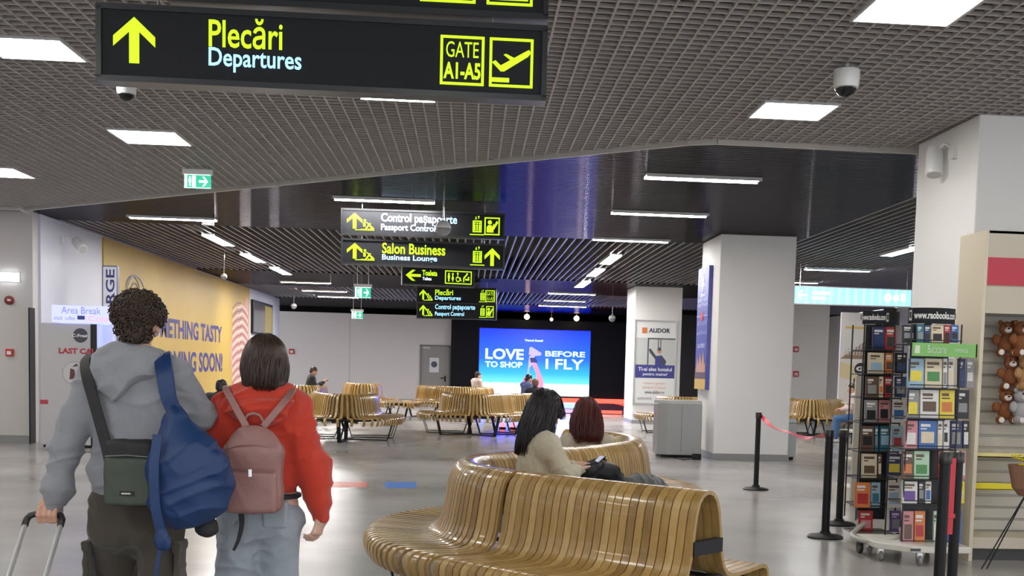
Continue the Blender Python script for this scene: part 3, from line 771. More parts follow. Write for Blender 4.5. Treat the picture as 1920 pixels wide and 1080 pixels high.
# spotlights / projector-like lamps on walls
def wall_spot(q, d, L, r, wallp, label):
    t = thing('wall_spotlight', label, 'spotlight', q)
    d = Vector(d).normalized(); a = q-d*L/2; b = q+d*L/2
    m = MB(); m.tube([a, a+d*.01, b-d*.01, b], [r*.9, r, r, r*.94], 20); m.build('housing', cam_white, t, smooth=True)
    m = MB(); m.tube([b, b+d*.004], [r*.85, r*.8], 20); m.build('lens', mat('spot_lens', (.5, .5, .48), .3), t)
    m = MB(); wp = Vector(wallp); m.tube([a+d*L*.1, (a+wp)/2+Vector((0, 0, .06)), wp+Vector((0, 0, .03))], .012, 8); m.cbox(wp, (.05, .06, .12)); m.build('bracket', cam_white, t)
q = P(1752, 303, 10.75)
wall_spot(q, (-.10, -.30, -1), .27, .078, (C3X0-.02, 10.52, q.z+.05), 'white cylindrical spotlight on the side of the near right column')
q = P(149, 459, 20.9)
wall_spot(Vector((XL+.35, 21.0, q.z)), (.55, -.6, -.5), .30, .085, (XL+.02, 21.1, q.z+.1), 'white spotlight on the white wall left of the yellow hoarding')

# ================================================================ posters
def poster_frame(name, label, x0, x1, Y, z0, z1):
    t = thing(name, label, 'poster', ((x0+x1)/2, Y, z0))
    m = MB(); m.box((x0, Y-.04, z0), (x1, Y-.005, z1)); m.build('sheet', mat('poster_white', (.74, .75, .74), .35), t)
    m = MB(); e = .04
    for q in ((x0-e, z0-e, x0, z1+e), (x1, z0-e, x1+e, z1+e), (x0, z1, x1, z1+e), (x0, z0-e, x1, z0)): m.box((q[0], Y-.055, q[1]), (q[2], Y-.002, q[3]))
    m.build('frame', steel, t)
    F = Frame((x0, Y-.04, z0), (x1-x0, 0, 0), (0, 0, z1-z0)); F.N = Vector((0, -1, 0)); return t, F
x0, x1 = X_(1190, C2Y), X_(1264, C2Y); z0 = P(1190, 755, C2Y).z; z1 = P(1190, 602, C2Y).z
t, F = poster_frame('framed_poster', 'white framed ALIDOR poster with a traveller photo on the far white column', x0, x1, C2Y, z0, z1)
pnavy = mat('poster_navy', (.045, .05, .24), .4); dgrey = mat('poster_dark', (.06, .06, .08), .4); orange = mat('poster_orange', (.65, .2, .07), .4)
m = MB(); F.text(m, 'ALIDOR', .32, .865, .86, .92, bold=.04); F.text(m, 'www.alidor.ro', .26, .115, .76, .155, bold=.02); F.text(m, 'ALIDOR HOTEL', .08, .04, .45, .07); m.build('lettering', dgrey, t)
m = MB(); F.rect(m, .15, .855, .28, .925); m.build('logo', orange, t)
m = MB(); F.text(m, 'Cazare si parcare', .22, .225, .77, .26); F.text(m, 'aeroport Craiova', .2, .17, .78, .21); m.build('small_print', orange, t)
m = MB(); F.rect(m, .0, .31, 1, .47, m=0); F.text(m, 'Ti-ai ales hotelul', .08, .395, .93, .44, d=.005, m=1, bold=.02); F.text(m, 'pentru maine?', .2, .33, .82, .375, d=.005, m=1, bold=.02); m.build('blue_band', [pnavy, mat('poster_pale', (.75, .78, .85), .4)], t)
m = MB()
F.rect(m, .0, .47, 1, .80, m=0); F.rect(m, .3, .47, .33, .80, d=.004, m=1); F.rect(m, .3, .785, 1, .80, d=.004, m=1); F.rect(m, .56, .62, .58, .79, d=.004, m=1); F.rect(m, .62, .66, .64, .79, d=.004, m=1)
F.disc(m, .6, .64, .03, d=.006, m=2); F.disc(m, .6, .665, .022, d=.008, m=1); F.poly(m, [(.33, .66), (.38, .67), (.52, .58), (.66, .59), (.78, .52), (.76, .47), (.5, .47), (.5, .54), (.36, .62)], d=.006, m=1); F.rect(m, .52, .47, .66, .58, d=.01, m=3)
for k in range(9): F.disc(m, .06+.11*k, .56+.03*math.sin(k*2), .035, d=.003, t=.0005, m=4)
m.build('photo', [mat('ph_sky', (.52, .54, .52), .4), dgrey, mat('ph_skin', (.55, .28, .2), .4), pnavy, mat('ph_hedge', (.36, .40, .35), .4)], t)

# blue tall poster on the side of the middle column (faces left)
Ya, Yb = None, None
def Yside(px, X): d = ray(px, 600); return d.y*X/d.x
xs_ = C1X0
Yn, Yfar = Yside(1334, xs_), Yside(1299, xs_)
Yn = max(Yn, C1Y0+.08); Yfar = min(Yfar, C1Y0+1.5)
z1 = P(1334, 497, Yn).z; z0 = P(1334, 731, Yn).z
t = thing('tall_poster', 'tall dark blue poster with city skyline on the side of the middle column', 'poster', (xs_, (Yn+Yfar)/2, z0))
m = MB(); m.box((xs_-.07, Yn, z0), (xs_, Yfar, z1)); m.build('panel', mat('blue_poster', (.075, .095, .36), .4, noise=.2, nscale=3), t)
F = Frame((xs_-.07, Yfar, z0), (0, Yn-Yfar, 0), (0, 0, z1-z0)); F.N = Vector((-1, 0, 0))
m = MB(); F.poly(m, [(0, 0), (1, 0), (1, .14), (.85, .17), (.55, .14), (.3, .17), (0, .15)], m=0); F.rect(m, 0, 0, 1, .085, d=.004, m=1)
F.poly(m, [(.1, .16), (.2, .26), (.35, .2), (.45, .3), (.6, .2), (.75, .32), (.85, .2), (.95, .22), (.95, .14), (.1, .14)], d=.003, m=2)
m.build('skyline_picture', [mat('sky_dark', (.12, .09, .12), .5), mat('poster_yellow', (.75, .5, .08), .4), mat('sky_glow', (.62, .35, .24), .5)], t)
m = MB()
F.text(m, 'EUROVISION', .2, .335, .85, .365, bold=.05) if False else F.text(m, 'CALATORESTE', .15, .34, .85, .375, bold=.05)
for v in (.68, .72, .45):
    for k in range(5): F.text(m, ['abc', 'dela', 'per', 'loc', 'out'][k], .06+.19*k, v, .19+.19*k, v+.03)
for k in range(4): F.text(m, ['20', '21', '22', '23'][k], .1+.22*k, .53, .22+.22*k, .56)
F.rect(m, 0, .60, 1, .606); F.poly(m, [(.35, .85), (.42, .88), (.4, .94), (.5, .9), (.6, .94), (.57, .88), (.66, .85), (.56, .84), (.5, .79), (.46, .84)]); F.text(m, 'ZBOARA', .3, .76, .7, .785, bold=.04)
m.build('lettering', mat('poster_pale2', (.55, .58, .75), .4), t)
m = MB(); F.poly(m, [(.35, .6), (.5, .64), (.65, .6), (.5, .55)], d=.006); m.build('red_mark', red_p, t)

# wall tv on the left wall
ya, yb = wallY(470), wallY(507)
z1 = P(488, 567, (ya+yb)/2).z; z0 = P(488, 628, (ya+yb)/2).z
t = thing('wall_television', 'flat dark television on the left wall beyond the yellow hoarding', 'television', (XL, (ya+yb)/2, z0))
m = MB(); m.box((XL+.01, ya, z0), (XL+.08, yb, z1)); m.build('casing', black_metal, t, bevel=.005)
m = MB(); m.box((XL+.08, ya+.08, z0+.06), (XL+.084, yb-.08, z1-.06)); m.build('display', mat('tv_grey', (.16, .16, .17), .12), t)
m = MB(); m.box((XL+.084, (ya+yb)/2+.3, z0+.1), (XL+.087, yb-.2, z1-.1)); m.build('picture', mat('tv_gold', (.1, .08, .03), .3, emit=(.35, .27, .08), estr=.5), t)

# tall banner at right behind the racks
Yq = 29.0
a = P(1571, 762, Yq); b = P(1629, 762, Yq); zt = P(1600, 586, Yq).z
t = thing('shop_banner', 'tall advertising banner with station roof photo and seated child behind the book racks', 'banner', ((a.x+b.x)/2, Yq, 0))
x0, x1 = a.x, b.x+.25
m = MB(); m.box((x0, Yq, 0), (x1, Yq+.1, zt)); m.build('panel', mat('banner_white', (.78, .75, .72), .4), t)
F = Frame((x0, Yq, 0), (x1-x0, 0, 0), (0, 0, zt)); F.N = Vector((0, -1, 0))
m = MB(); F.poly(m, [(0, .62), (.98, .86), (1, .80), (1, .62)], m=0)
for k in range(12): F.poly(m, [(.1+.07*k, .65), (.13+.07*k, .65), (.16+.075*k, .70+.008*k), (.12+.075*k, .70+.008*k)], d=.004, m=1)
F.rect(m, .1, .868, 1, .885, m=2); F.disc(m, .85, .95, .022, m=3)
F.poly(m, [(0, .47), (0, .6), (.45, .55), (.98, .6), (.98, .47), (.5, .43)], d=.003, m=4); F.disc(m, .52, .535, .055, d=.006, m=5)
F.text(m, 'GJ', .4, .51, .66, .56, d=.009, m=6, bold=.05)
F.disc(m, .45, .44, .035, d=.006, m=5); F.poly(m, [(.25, .22), (.75, .22), (.62, .36), (.58, .41), (.36, .41), (.32, .34)], d=.006, m=5); F.disc(m, .45, .425, .025, d=.008, m=7)
F.rect(m, 0, .2, 1, .24, d=.008, m=2)
m.build('picture', [mat('bn_brown', (.30, .20, .13), .5), mat('bn_pale', (.62, .6, .56), .5), mat('bn_gold', (.8, .55, .12), .5), mat('bn_red', (.6, .12, .07), .5), mat('bn_cream', (.72, .62, .36), .5), mat('bn_black', (.025, .02, .03), .5), mat('bn_w', (.8, .8, .8), .5), mat('bn_skin', (.5, .28, .2), .5)], t)

# area break vending point at left
Yv = 19.62
a = P(101, 700, Yv); b = P(207, 700, Yv)
VX0, VX1 = max(a.x, XL-.1), b.x
zt = P(150, 609, Yv).z
t = thing('vending_machine', 'tall pale vending machine reading LAST CALL beside the grey pier', 'vending machine', ((VX0+VX1)/2, Yv+.1, 0))
vd = .62
m = MB(); m.box((VX0, Yv-vd, .04), (VX1-.12, Yv, zt)); m.build('cabinet', mat('vend_grey', (.50, .49, .50), .35), t, bevel=.012)
m = MB(); m.box((VX1-.12, Yv-vd+.01, .04), (VX1-.02, Yv, zt)); m.build('product_window', smoke_glass, t)
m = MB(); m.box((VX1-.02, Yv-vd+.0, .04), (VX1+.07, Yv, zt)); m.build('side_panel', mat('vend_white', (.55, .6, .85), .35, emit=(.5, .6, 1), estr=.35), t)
m = MB(); m.box((VX0+.03, Yv-vd+.04, 0), (VX1, Yv-.03, .05)); m.build('plinth', black_metal, t)
F = Frame((VX0, Yv-vd, 0), (VX1-.12-VX0, 0, 0), (0, 0, zt)); F.N = Vector((0, -1, 0))
def vF(px, py): q = P(px, py, Yv-vd); return ((q.x-VX0)/(VX1-.12-VX0), q.z/zt)
m = MB(); u, v = vF(151, 629); F.disc(m, u, v, .058, m=0, n=28); F.text(m, 'C-Fresh', u-.16, v-.014, u+.16, v+.012, d=.005, m=1, bold=.03); m.build('logo', [dgrey, mat('w1', (.8, .8, .8), .4)], t)
m = MB(); F.text(m, 'LAST CALL', vF(110, 663)[0], vF(150, 664)[1], vF(188, 663)[0], vF(150, 653)[1], bold=.05); u, v = vF(104, 757); F.rect(m, 0.0, v-.004, .16, v+.03); m.build('lettering', mat('vend_red', (.45, .05, .07), .4), t)
m = MB(); u, v = vF(140, 700); F.disc(m, u, v, .10, m=0, n=28); F.disc(m, u, v, .088, d=.005, m=1, n=28); F.poly(m, [(u-.1, v-.05), (u+.02, v-.04), (u+.0, v+.03), (u-.08, v+.04)], d=.008, m=2); F.poly(m, [(u-.05, v+.05), (u+.08, v+.06), (u+.04, v+.08)], d=.008, m=2); m.build('round_picture', [mat('v1', (.42, .41, .42), .4), mat('v2', (.56, .55, .55), .4), mat('v3', (.12, .04, .05), .4)], t)
a = P(98, 609, Yv-.65); b = P(213, 609, Yv-.65); z0 = zt+.01; z1 = P(150, 573, Yv-.65).z
t = thing('vending_header', 'lilac glowing header box reading Area Break on top of the vending machine', 'sign', ((a.x+b.x)/2, Yv-.3, z0))
m = MB(); m.box((a.x, Yv-.68, z0), (b.x, Yv-.05, z1)); m.build('light_box', mat('lilac_glow', (.4, .4, .6), .4, emit=(.40, .44, .98), estr=1.0), t, bevel=.006)
F = Frame((a.x, Yv-.68, z0), (b.x-a.x, 0, 0), (0, 0, z1-z0)); F.N = Vector((0, -1, 0))
m = MB(); F.text(m, 'Area Break', .16, .52, .80, .92); F.text(m, 'snack', .04, .15, .18, .4); F.text(m, 'coffee', .22, .15, .38, .38); m.build('lettering', mat('lil_dark', (.1, .1, .3), .4, emit=(.2, .22, .6), estr=.8), t)
m = MB(); F.rect(m, .42, .2, .54, .42, m=0); F.text(m, 'Cola', .6, .12, .92, .42, m=1); m.build('brand_marks', [mat('lil_navy', (.05, .06, .3), .4), mat('lil_pink', (.5, .2, .4), .4, emit=(.8, .35, .75), estr=.8)], t)
# dark cabinet side behind it
t = tag(MB().box((XL-.02, Yv+.02, 0.0), (XL-.0, Yv+.26, 2.2)).build('service_panel', black_metal), 'narrow dark panel between the grey pier and the vending machine', 'panel')
# ================================================================ slatted serpentine benches
woods = [wood_mat('ash_light', (.37, .23, .070), (.47, .305, .105)), wood_mat('ash_mid', (.30, .18, .054), (.40, .255, .084)),
         wood_mat('ash_dark', (.22, .128, .040), (.33, .20, .066)), wood_mat('ash_pale', (.44, .285, .098), (.53, .365, .14))]
HALF = [(.592, .300), (.618, .335), (.630, .375), (.625, .415), (.600, .442), (.560, .452), (.45, .446), (.33, .438), (.25, .440), (.205, .455),
        (.172, .490), (.152, .545), (.138, .62), (.126, .70), (.112, .77), (.090, .825), (.055, .862), (.018, .876)]
def full_profile(back=True, sides=(1, 1)):
    if not back:
        h = [(.40, .300), (.425, .335), (.435, .375), (.43, .415), (.405, .442), (.36, .452), (.2, .446), (.05, .444)]
        return [(-d, z) for d, z in h] + [(d, z) for d, z in h[::-1]]
    L = [(-d, z) for d, z in HALF]; R = [(d, z) for d, z in HALF[::-1]]
    return L+R
def spline(pts, n=14):
    pts = [Vector((p[0], p[1])) for p in pts]; out = []
    Q = [pts[0]*2-pts[1]]+pts+[pts[-1]*2-pts[-2]]
    for i in range(1, len(Q)-2):
        p0, p1, p2, p3 = Q[i-1:i+3]
        for k in range(n):
            t = k/n
            out.append(0.5*((2*p1)+(-p0+p2)*t+(2*p0-5*p1+4*p2-p3)*t*t+(-p0+3*p1-3*p2+p3)*t**3))
    out.append(pts[-1]); return out
def resample(pts, step):
    L = [0]
    for a, b in zip(pts, pts[1:]): L.append(L[-1]+(b-a).length)
    n = max(2, int(round(L[-1]/step))); out = []
    j = 0
    for i in range(n+1):
        s = L[-1]*i/n
        while j < len(L)-2 and L[j+1] < s: j += 1
        t = (s-L[j])/max(1e-9, L[j+1]-L[j]); out.append(pts[j].lerp(pts[j+1], min(1, max(0, t))))
    return out, L[-1]/n
def bench(pathpx, label, name='slatted_bench', step=.05, modules=None, back=True, group='curved slatted wooden benches', legs_every=14, world=None, trim=None):
    W = world or [((P(px, 700, Y)).x, Y) for px, Y in pathpx]
    pts, st = resample(spline(W), step)
    N = len(pts)
    cx = sum(p.x for p in pts)/N; cyy = sum(p.y for p in pts)/N
    T = thing(name, label, 'bench', (cx, cyy, 0), group=group)
    prof = full_profile(back); th = .020
    # profile normals
    pn = []
    for i in range(len(prof)):
        a = prof[max(0, i-1)]; b = prof[min(len(prof)-1, i+1)]
        t = Vector((b[0]-a[0], b[1]-a[1])).normalized(); pn.append(Vector((-t.y, t.x)))
    # tangents (smoothed) and curvature
    tg = []
    for i in range(N):
        t = (pts[min(N-1, i+2)]-pts[max(0, i-2)]).normalized(); tg.append(t)
    kap = []
    for i in range(N):
        a, b = tg[max(0, i-2)], tg[min(N-1, i+2)]
        ang = math.atan2(a.x*b.y-a.y*b.x, a.dot(b)); kap.append(ang/((min(N-1, i+2)-max(0, i-2))*st))
    modules = modules or [0, N]
    rnd = random.Random(int(abs(cx*100)+cyy*10))
    for mi in range(len(modules)-1):
        i0, i1 = modules[mi], modules[mi+1]
        mb = MB()
        for i in range(i0, min(N, i1)):
            p, t, k = pts[i], tg[i], kap[i]; nrm = Vector((-t.y, t.x))     # left of the path = +d
            mt = rnd.choice([0, 0, 1, 1, 2, 3])
            v = []; K = len(prof)
            gapm = 0.5 if i == i0 and mi > 0 else 1
            for (d, z), q in zip(prof, pn):
                loc = st*(1-k*d); hw = max(.005, min(.435*loc, .0222))
                sl = .3 if (i == i0 and mi > 0) else -1
                for (s_, o) in ((sl, 0), (1, 0), (1, -th), (sl, -th)):
                    dd = d+q.x*o; zz = z+q.y*o
                    w_ = p+nrm*dd+t*hw*s_
                    v.append((w_.x, w_.y, zz))
            f = []
            for j in range(K-1):
                a = j*4; b = a+4
                f += [(a, a+1, b+1, b), (a+1, a+2, b+2, b+1), (a+2, a+3, b+3, b+2), (a+3, a, b, b+3)]
            f += [(3, 2, 1, 0), tuple((K-1)*4+q for q in range(4))]
            mb.add(v, f, mt)
        o = mb.build('slatted_section', woods, T, smooth=True)
    # under-frame rail and legs
    mb = MB()
    for d in ((-.34, .34) if back else (-.2, .2)):
        pp = [Vector(((pts[i]+Vector((-tg[i].y, tg[i].x))*d).x, (pts[i]+Vector((-tg[i].y, tg[i].x))*d).y, .395)) for i in range(0, N, 3)]
        if len(pp) > 1: mb.tube(pp, .018, 6)
    mb.build('under_rail', black_metal, T)
    idx = list(range(2, N-2, legs_every)) or [N//2]
    if N-3-idx[-1] > legs_every*.5: idx.append(N-3)
    for i in idx:
        p, t = pts[i], tg[i]; nrm = Vector((-t.y, t.x)); w_ = .52 if back else .34
        def q(d, z): a = p+nrm*d; return (a.x, a.y, z)
        mb = MB()
        tt = (t.x, t.y, 0)
        for s_ in (-1, 1): mb.bar(q(s_*(w_-.12), .012), q(s_*w_, .40), .07, .014, up=(nrm.x, nrm.y, 0))
        mb.bar(q(-(w_-.12), .008), q(w_-.12, .008), .07, .014); mb.bar(q(-w_, .40), q(w_, .40), .07, .014)
        mb.build('leg_frame', black_metal, T)
    return T, pts, tg

B0 = [(1.16, 5.63), (.93, 5.85), (.69, 6.09), (.39, 6.40), (.12, 6.75), (.0, 7.2), (.06, 7.7), (.36, 8.15), (.75, 8.62), (1.10, 9.1), (1.36, 9.65), (1.44, 10.3), (1.30, 10.85), (.95, 11.15)]
T, pts0, tg0 = bench(None, 'long snaking slatted wooden bench in the foreground with two women sitting on it', world=B0, modules=[0, 25, 60, 94, 124, 400], legs_every=18)
# black end bracket visible inside the open end
e = pts0[0]; t = tg0[0]; nrm = Vector((-t.y, t.x))
mb = MB(); 
a = e+nrm*(-.13)-t*.015; b = e+nrm*(.13)-t*.015
mb.bar((a.x, a.y, .60), (b.x, b.y, .60), .03, .07); mb.build('end_bracket', black_metal, T)
mb = MB(); a = e+nrm*(-.16)+t*.005; b = e+nrm*(.16)+t*.005; mb.bar((a.x, a.y, .42), (b.x, b.y, .42), .03, .05); mb.build('end_bracket', black_metal, T)

def FB(lst, label, **k): return bench(lst, label, **k)
FB([(594, 24.0), (590, 23.2), (604, 22.4), (645, 21.95), (686, 22.4), (700, 23.2), (697, 24.0)], 'drum-backed slatted bench just right of the woman in the red hoodie', step=.06, legs_every=12)
FB([(500, 30.5), (540, 29.2), (590, 29.4), (606, 31)], 'slatted bench behind the nearest left drum bench, with a man in black on it', step=.07, legs_every=14)
FB([(654, 35.6), (652, 34.6), (672, 34.0), (700, 34.2), (709, 35.2)], 'small drum-backed slatted bench alone near the middle of the back wall', step=.07, legs_every=10)
FB([(712, 33.0), (745, 31.5), (782, 31.3)], 'low backless slatted bench in front of the grey door', step=.065, back=False, legs_every=12)
FB([(789, 33.6), (830, 32.9), (880, 32.8), (920, 33.6)], 'slatted bench with a long smooth back below the grey door', step=.06, legs_every=16)
FB([(838, 26.3), (838, 25.4), (856, 24.9), (900, 24.75), (930, 25.2), (950, 25.9), (985, 26.3), (1006, 27.4)], 'curved slatted bench in front of the video wall, nearest of that cluster', step=.055, legs_every=12)
FB([(1238, 28.3), (1245, 27.5), (1270, 27.0), (1310, 27.0)], 'slatted bench left of the grey waste bin beneath the ALIDOR poster', step=.06, legs_every=12)
FB([(1488, 29.2), (1486, 28.4), (1500, 27.8), (1526, 27.5), (1550, 27.8), (1562, 28.6), (1585, 29.3)], 'drum-backed slatted bench at right behind the narrow bin', step=.055, legs_every=14)

# ================================================================ waste bins
q0 = PZ(1238, 857, 0); 
def bin_(x0, x1, y, d, h, label, n=3):
    t = thing('waste_bin', label, 'bin', ((x0+x1)/2, y+d/2, 0), group='grey metal waste bins')
    bm_ = mat('bin_metal', (.36, .36, .35), .38, metal=.45)
    m = MB(); c = .10 if n > 1 else .02
    pl = [(x0, y+c*1.2), (x0+c*1.6, y), (x1-c*.2, y), (x1, y+c*.4), (x1, y+d), (x0, y+d)]
    m.prism([(a, b, .05) for a, b in pl], (0, 0, h-.12)); m.build('body', bm_, t, bevel=.006)
    m = MB(); m.prism([(a*.985+(x0+x1)/2*.015, b, h-.07) for a, b in pl], (0, .0, .07)); m.build('lid', mat('bin_lid', (.50, .50, .49), .35, metal=.3), t, bevel=.01)
    m = MB(); m.box((x0+.06, y+.08, 0), (x1-.02, y+d-.02, .05)); m.build('plinth', black_metal, t)
    if n > 1:
        m = MB(); m.box((x0+(x1-x0)*.52, y-.004, .1), (x0+(x1-x0)*.525, y+.002, h-.09)); m.build('door_seam', black_metal, t)
    return t
yb_ = PZ(1290, 859, 0).y
bin_(X_(1237, yb_+.1), X_(1318, yb_+.1), yb_, .62, .97, 'wide grey metal waste bin left of the middle white column')
yb2 = PZ(1485, 866, 0).y
bin_(C1X1+.02, C1X1+.19, C1Y0+.2, .3, .70, 'narrow grey bin half hidden behind the middle white column', n=1)

q = PZ(1306, 862, 0)
o = MB().box((q.x-.07, q.y-.05, 0), (q.x+.07, q.y+.05, .1)).build('socket_box', black_metal, bevel=.01, label='small black socket box on the floor between the grey bin and the column', cat='box')
a, b = PZ(1300, 863, 0), PZ(1236, 852, 0)
m = MB(); m.tube([(a.x-.05, a.y, .02), ((a.x+b.x)/2, a.y-.05, .006), (b.x+.1, (a.y+b.y)/2, .006), (b.x-.03, b.y+.15, .006)], .006, 6); m.build('power_cable', black_metal, label='thin black cable on the floor in front of the grey waste bin', cat='cable')

# ================================================================ queue barrier posts
def post(px, py_base, label, h=.97, r=.032, base_r=.16):
    q = PZ(px, py_base, 0)
    t = thing('barrier_post', label, 'barrier post', q, group='black queue barrier posts')
    m = MB(); m.lathe(q, [(base_r, 0), (base_r, .012), (base_r*.9, .025), (.05, .04), (.045, .06)], 28); m.build('base', black_metal, t, smooth=True)
    m = MB(); m.lathe(q, [(r, .05), (r, h-.07)], 18); m.build('pole', black_metal, t, smooth=True)
    m = MB(); m.lathe(q, [(r*1.15, h-.07), (r*1.2, h-.065), (r*1.2, h-.005), (r*1.1, h)], 18); m.build('belt_cap', mat('cap_black', (.02, .02, .02), .3), t, smooth=True)
    return q
pA = post(1417, 918, 'slim black barrier post standing alone left of the others')
pB = post(1547, 1008, 'black barrier post at the right end of the sagging red tape, front one', r=.036)
pC = post(1573, 984, 'black barrier post directly behind the one holding the red tape', r=.034, h=.93)
pD = post(1757, 1157, 'near black barrier post before the book racks, left of two', h=1.01, r=.034)
pE = post(1783, 1117, 'near black barrier post before the book racks, right of two', h=.965, r=.034)
red_tape = mat('belt_red', (.62, .05, .07), .5); red_tape.use_backface_culling = False
def belt(a, b, zs, zw, label, twist=0.0, sag=.18, name='barrier_belt'):
    mb = MB(); n = 40; v = []; f = []
    a = Vector(a); b = Vector(b)
    for i in range(n+1):
        t = i/n; p = a.lerp(b, t); p.z = zs-(sag*4*t*(1-t))-.02*math.sin(9*t)*t*(1-t)*4
        an = twist*math.sin(PI*t*2.2)+twist*1.6*t; hw = zw/2*(1-.55*math.sin(PI*t)**2)
        d = (b-a).normalized(); sd = Vector((-d.y, d.x, 0))
        o = Vector((0, 0, 1))*math.cos(an)*hw+sd*math.sin(an)*hw; nn = d.cross(o).normalized()*.0012
        v += [p+o+nn, p-o+nn, p-o-nn, p+o-nn]
    for i in range(n):
        A, B = i*4, i*4+4
        for k in range(4): f.append((A+k, A+(k+1) % 4, B+(k+1) % 4, B+k))
    f += [(0, 1, 2, 3), (n*4+3, n*4+2, n*4+1, n*4)]
    mb.add(v, f); o = mb.build(name, red_tape, smooth=True); tag(o, label, 'belt')
    return o
belt((pA.x+.04, pA.y, 0), (pB.x-.045, pB.y, 0), .92, .05, 'sagging twisted red barrier tape between the two rear posts', twist=1.1, sag=.10)
o = MB(); ribbon_pts = None
bb = MB(); bb.box((pE.x-.075, pE.y-.045, .42), (pE.x-.03, pE.y-.035, .93)); bb.box((pE.x-.11, pE.y-.05, .53), (pE.x-.02, pE.y-.045, .56)); o = bb.build('hanging_belt', red_tape, bevel=.003)
tag(o, 'red barrier strap hanging between the two near black posts', 'belt')

# ================================================================ floor stickers
for (x0, y0, x1, y1, c, lb) in ((722, 904, 780, 915, (.08, .22, .62), 'faded blue floor sticker on the grey floor left of the snaking bench'), (622, 904, 688, 914, (.62, .16, .12), 'faded red floor sticker beside the woman in the red hoodie')):
    a, b, c2, d2 = PZ(x0, y1, 0), PZ(x1, y1, 0), PZ(x1, y0, 0), PZ(x0, y0, 0)
    m = MB(); m.prism([Vector((p.x, p.y, .0008)) for p in (a, b, c2, d2)], (0, 0, .0012)); o = m.build('floor_sticker', mat('sticker%.2f' % c[0], c, .3), label=lb, cat='sticker')

# ================================================================ shop shelving on the right
cream = mat('shop_cream', (.66, .585, .44), .45); cream2 = mat('shop_cream_face', (.55, .50, .40), .5); slat_m = mat('slatwall', (.50, .47, .41), .4)
XG = 4.03; YG0, YG1 = 9.02, 9.50
XG1 = 6.4
ztop = P(1870, 432, YG0).z
sh = thing('shop_shelf_unit', 'tall cream shop shelving unit with red stripe and slatted back wall at the right edge', 'shelving', ((XG+XG1)/2, YG1, 0))
m = MB(); m.box((XG-.02, YG0, .0), (XG+.012, YG1, ztop)); m.build('side_panel', cream, sh, bevel=.003)
zf = P(1880, 588, YG0+.02).z
m = MB(); m.box((XG+.012, YG0+.02, zf), (XG1, YG0+.06, ztop)); m.box((XG+.012, YG0+.02, ztop-.02), (XG1, YG1, ztop)); m.build('fascia', cream2, sh)
z0, z1 = P(1885, 535, YG0).z, P(1885, 483, YG0).z
m = MB(); m.box((XG+.012, YG0+.008, z0), (XG1, YG0+.02, z1)); m.build('red_stripe', mat('stripe_red', (.50, .03, .055), .4), sh)
m = MB()
nz = int((zf+.2)/.1)
for k in range(nz): m.box((XG+.012, YG1-.05, .2+k*.1), (XG1, YG1-.02, .2+k*.1+.082))
m.box((XG+.012, YG1-.02, .1), (XG1, YG1, ztop)); m.build('slatted_back', slat_m, sh, bevel=.004)
m = MB(); m.box((XG+.012, YG0+.03, .10), (XG1, YG1, .19)); m.build('base_shelf', cream2, sh)
m = MB(); m.box((XG+.012, YG0+.07, 0), (XG1, YG1, .10)); m.build('plinth', mat('plinth_dark', (.05, .05, .05), .5), sh)
for (py, hh, lb) in ((835, .012, 'glass shelf'),):
    z = P(1890, py, YG0+.1).z
# yellow trays and bouquet
yel2 = mat('toy_yellow', (.80, .68, .02), .35); yp = mat('toy_pale_yellow', (.74, .64, .25), .5)
z = P(1880, 918, YG0+.2).z
m = MB(); m.box((XG+.03, YG0+.16, z), (XG+.42, YG1-.06, z+.012)); m.box((XG+.03, YG0+.16, z), (XG+.42, YG0+.18, z+.055)); m.box((XG+.03, YG0+.16, z), (XG+.045, YG1-.06, z+.055)); o = m.build('yellow_tray', yel2, bevel=.004, label='bright yellow display tray hooked on the slatted shop wall', cat='tray')
z = P(1880, 858, YG0+.2).z
m = MB(); m.box((XG+.03, YG0+.14, z), (XG+.7, YG1-.06, z+.015)); m.box((XG+.03, YG0+.14, z), (XG+.7, YG0+.15, z+.04)); o = m.build('pale_yellow_shelf', yp, bevel=.003, label='pale yellow narrow display shelf above the yellow tray', cat='shelf')
SHELFZ = z+.015
# stand with tan basket and crossing thin legs
c = P(1925, 880, 8.7)
bs_ = thing('basket_stand', 'brown cone basket with yellow flowers on thin crossing black legs at the right edge', 'basket stand', (c.x, c.y, 0))
m = MB(); zb = P(1915, 915, 8.7).z; zt2 = P(1915, 872, 8.7).z
m.lathe((c.x, c.y, 0), [(.05, zb-.06), (.10, zb), (.14, zt2), (.13, zt2), (.09, zb+.01)], 20); m.build('basket', mat('basket_brown', (.26, .13, .08), .7, noise=.3, nscale=60), bs_)
for sgn, dx in ((1, -.24), (1, -.20), (-1, .22)):
    m = MB(); m.tube([(c.x+.03*sgn, c.y, zb), (c.x+dx-(.1 if dx < 0 else 0), c.y-.05*sgn, .0)], .006, 6); m.build('leg', black_metal, bs_)
rf = random.Random(3)
m = MB()
for k in range(26):
    a = rf.uniform(0, 2*PI); r = rf.uniform(0, .13); h = zt2+rf.uniform(-.01, .07)
    for j in range(5):
        b = j*1.257+a; cc = Vector((c.x+r*math.cos(a), c.y+r*math.sin(a), h))
        m.prism([cc, cc+Vector((.03*math.cos(b), .03*math.sin(b), .012)), cc+Vector((.03*math.cos(b+.6), .03*math.sin(b+.6), .014))], (0, 0, .003))
m.build('flowers', yel2, bs_, kind='stuff')

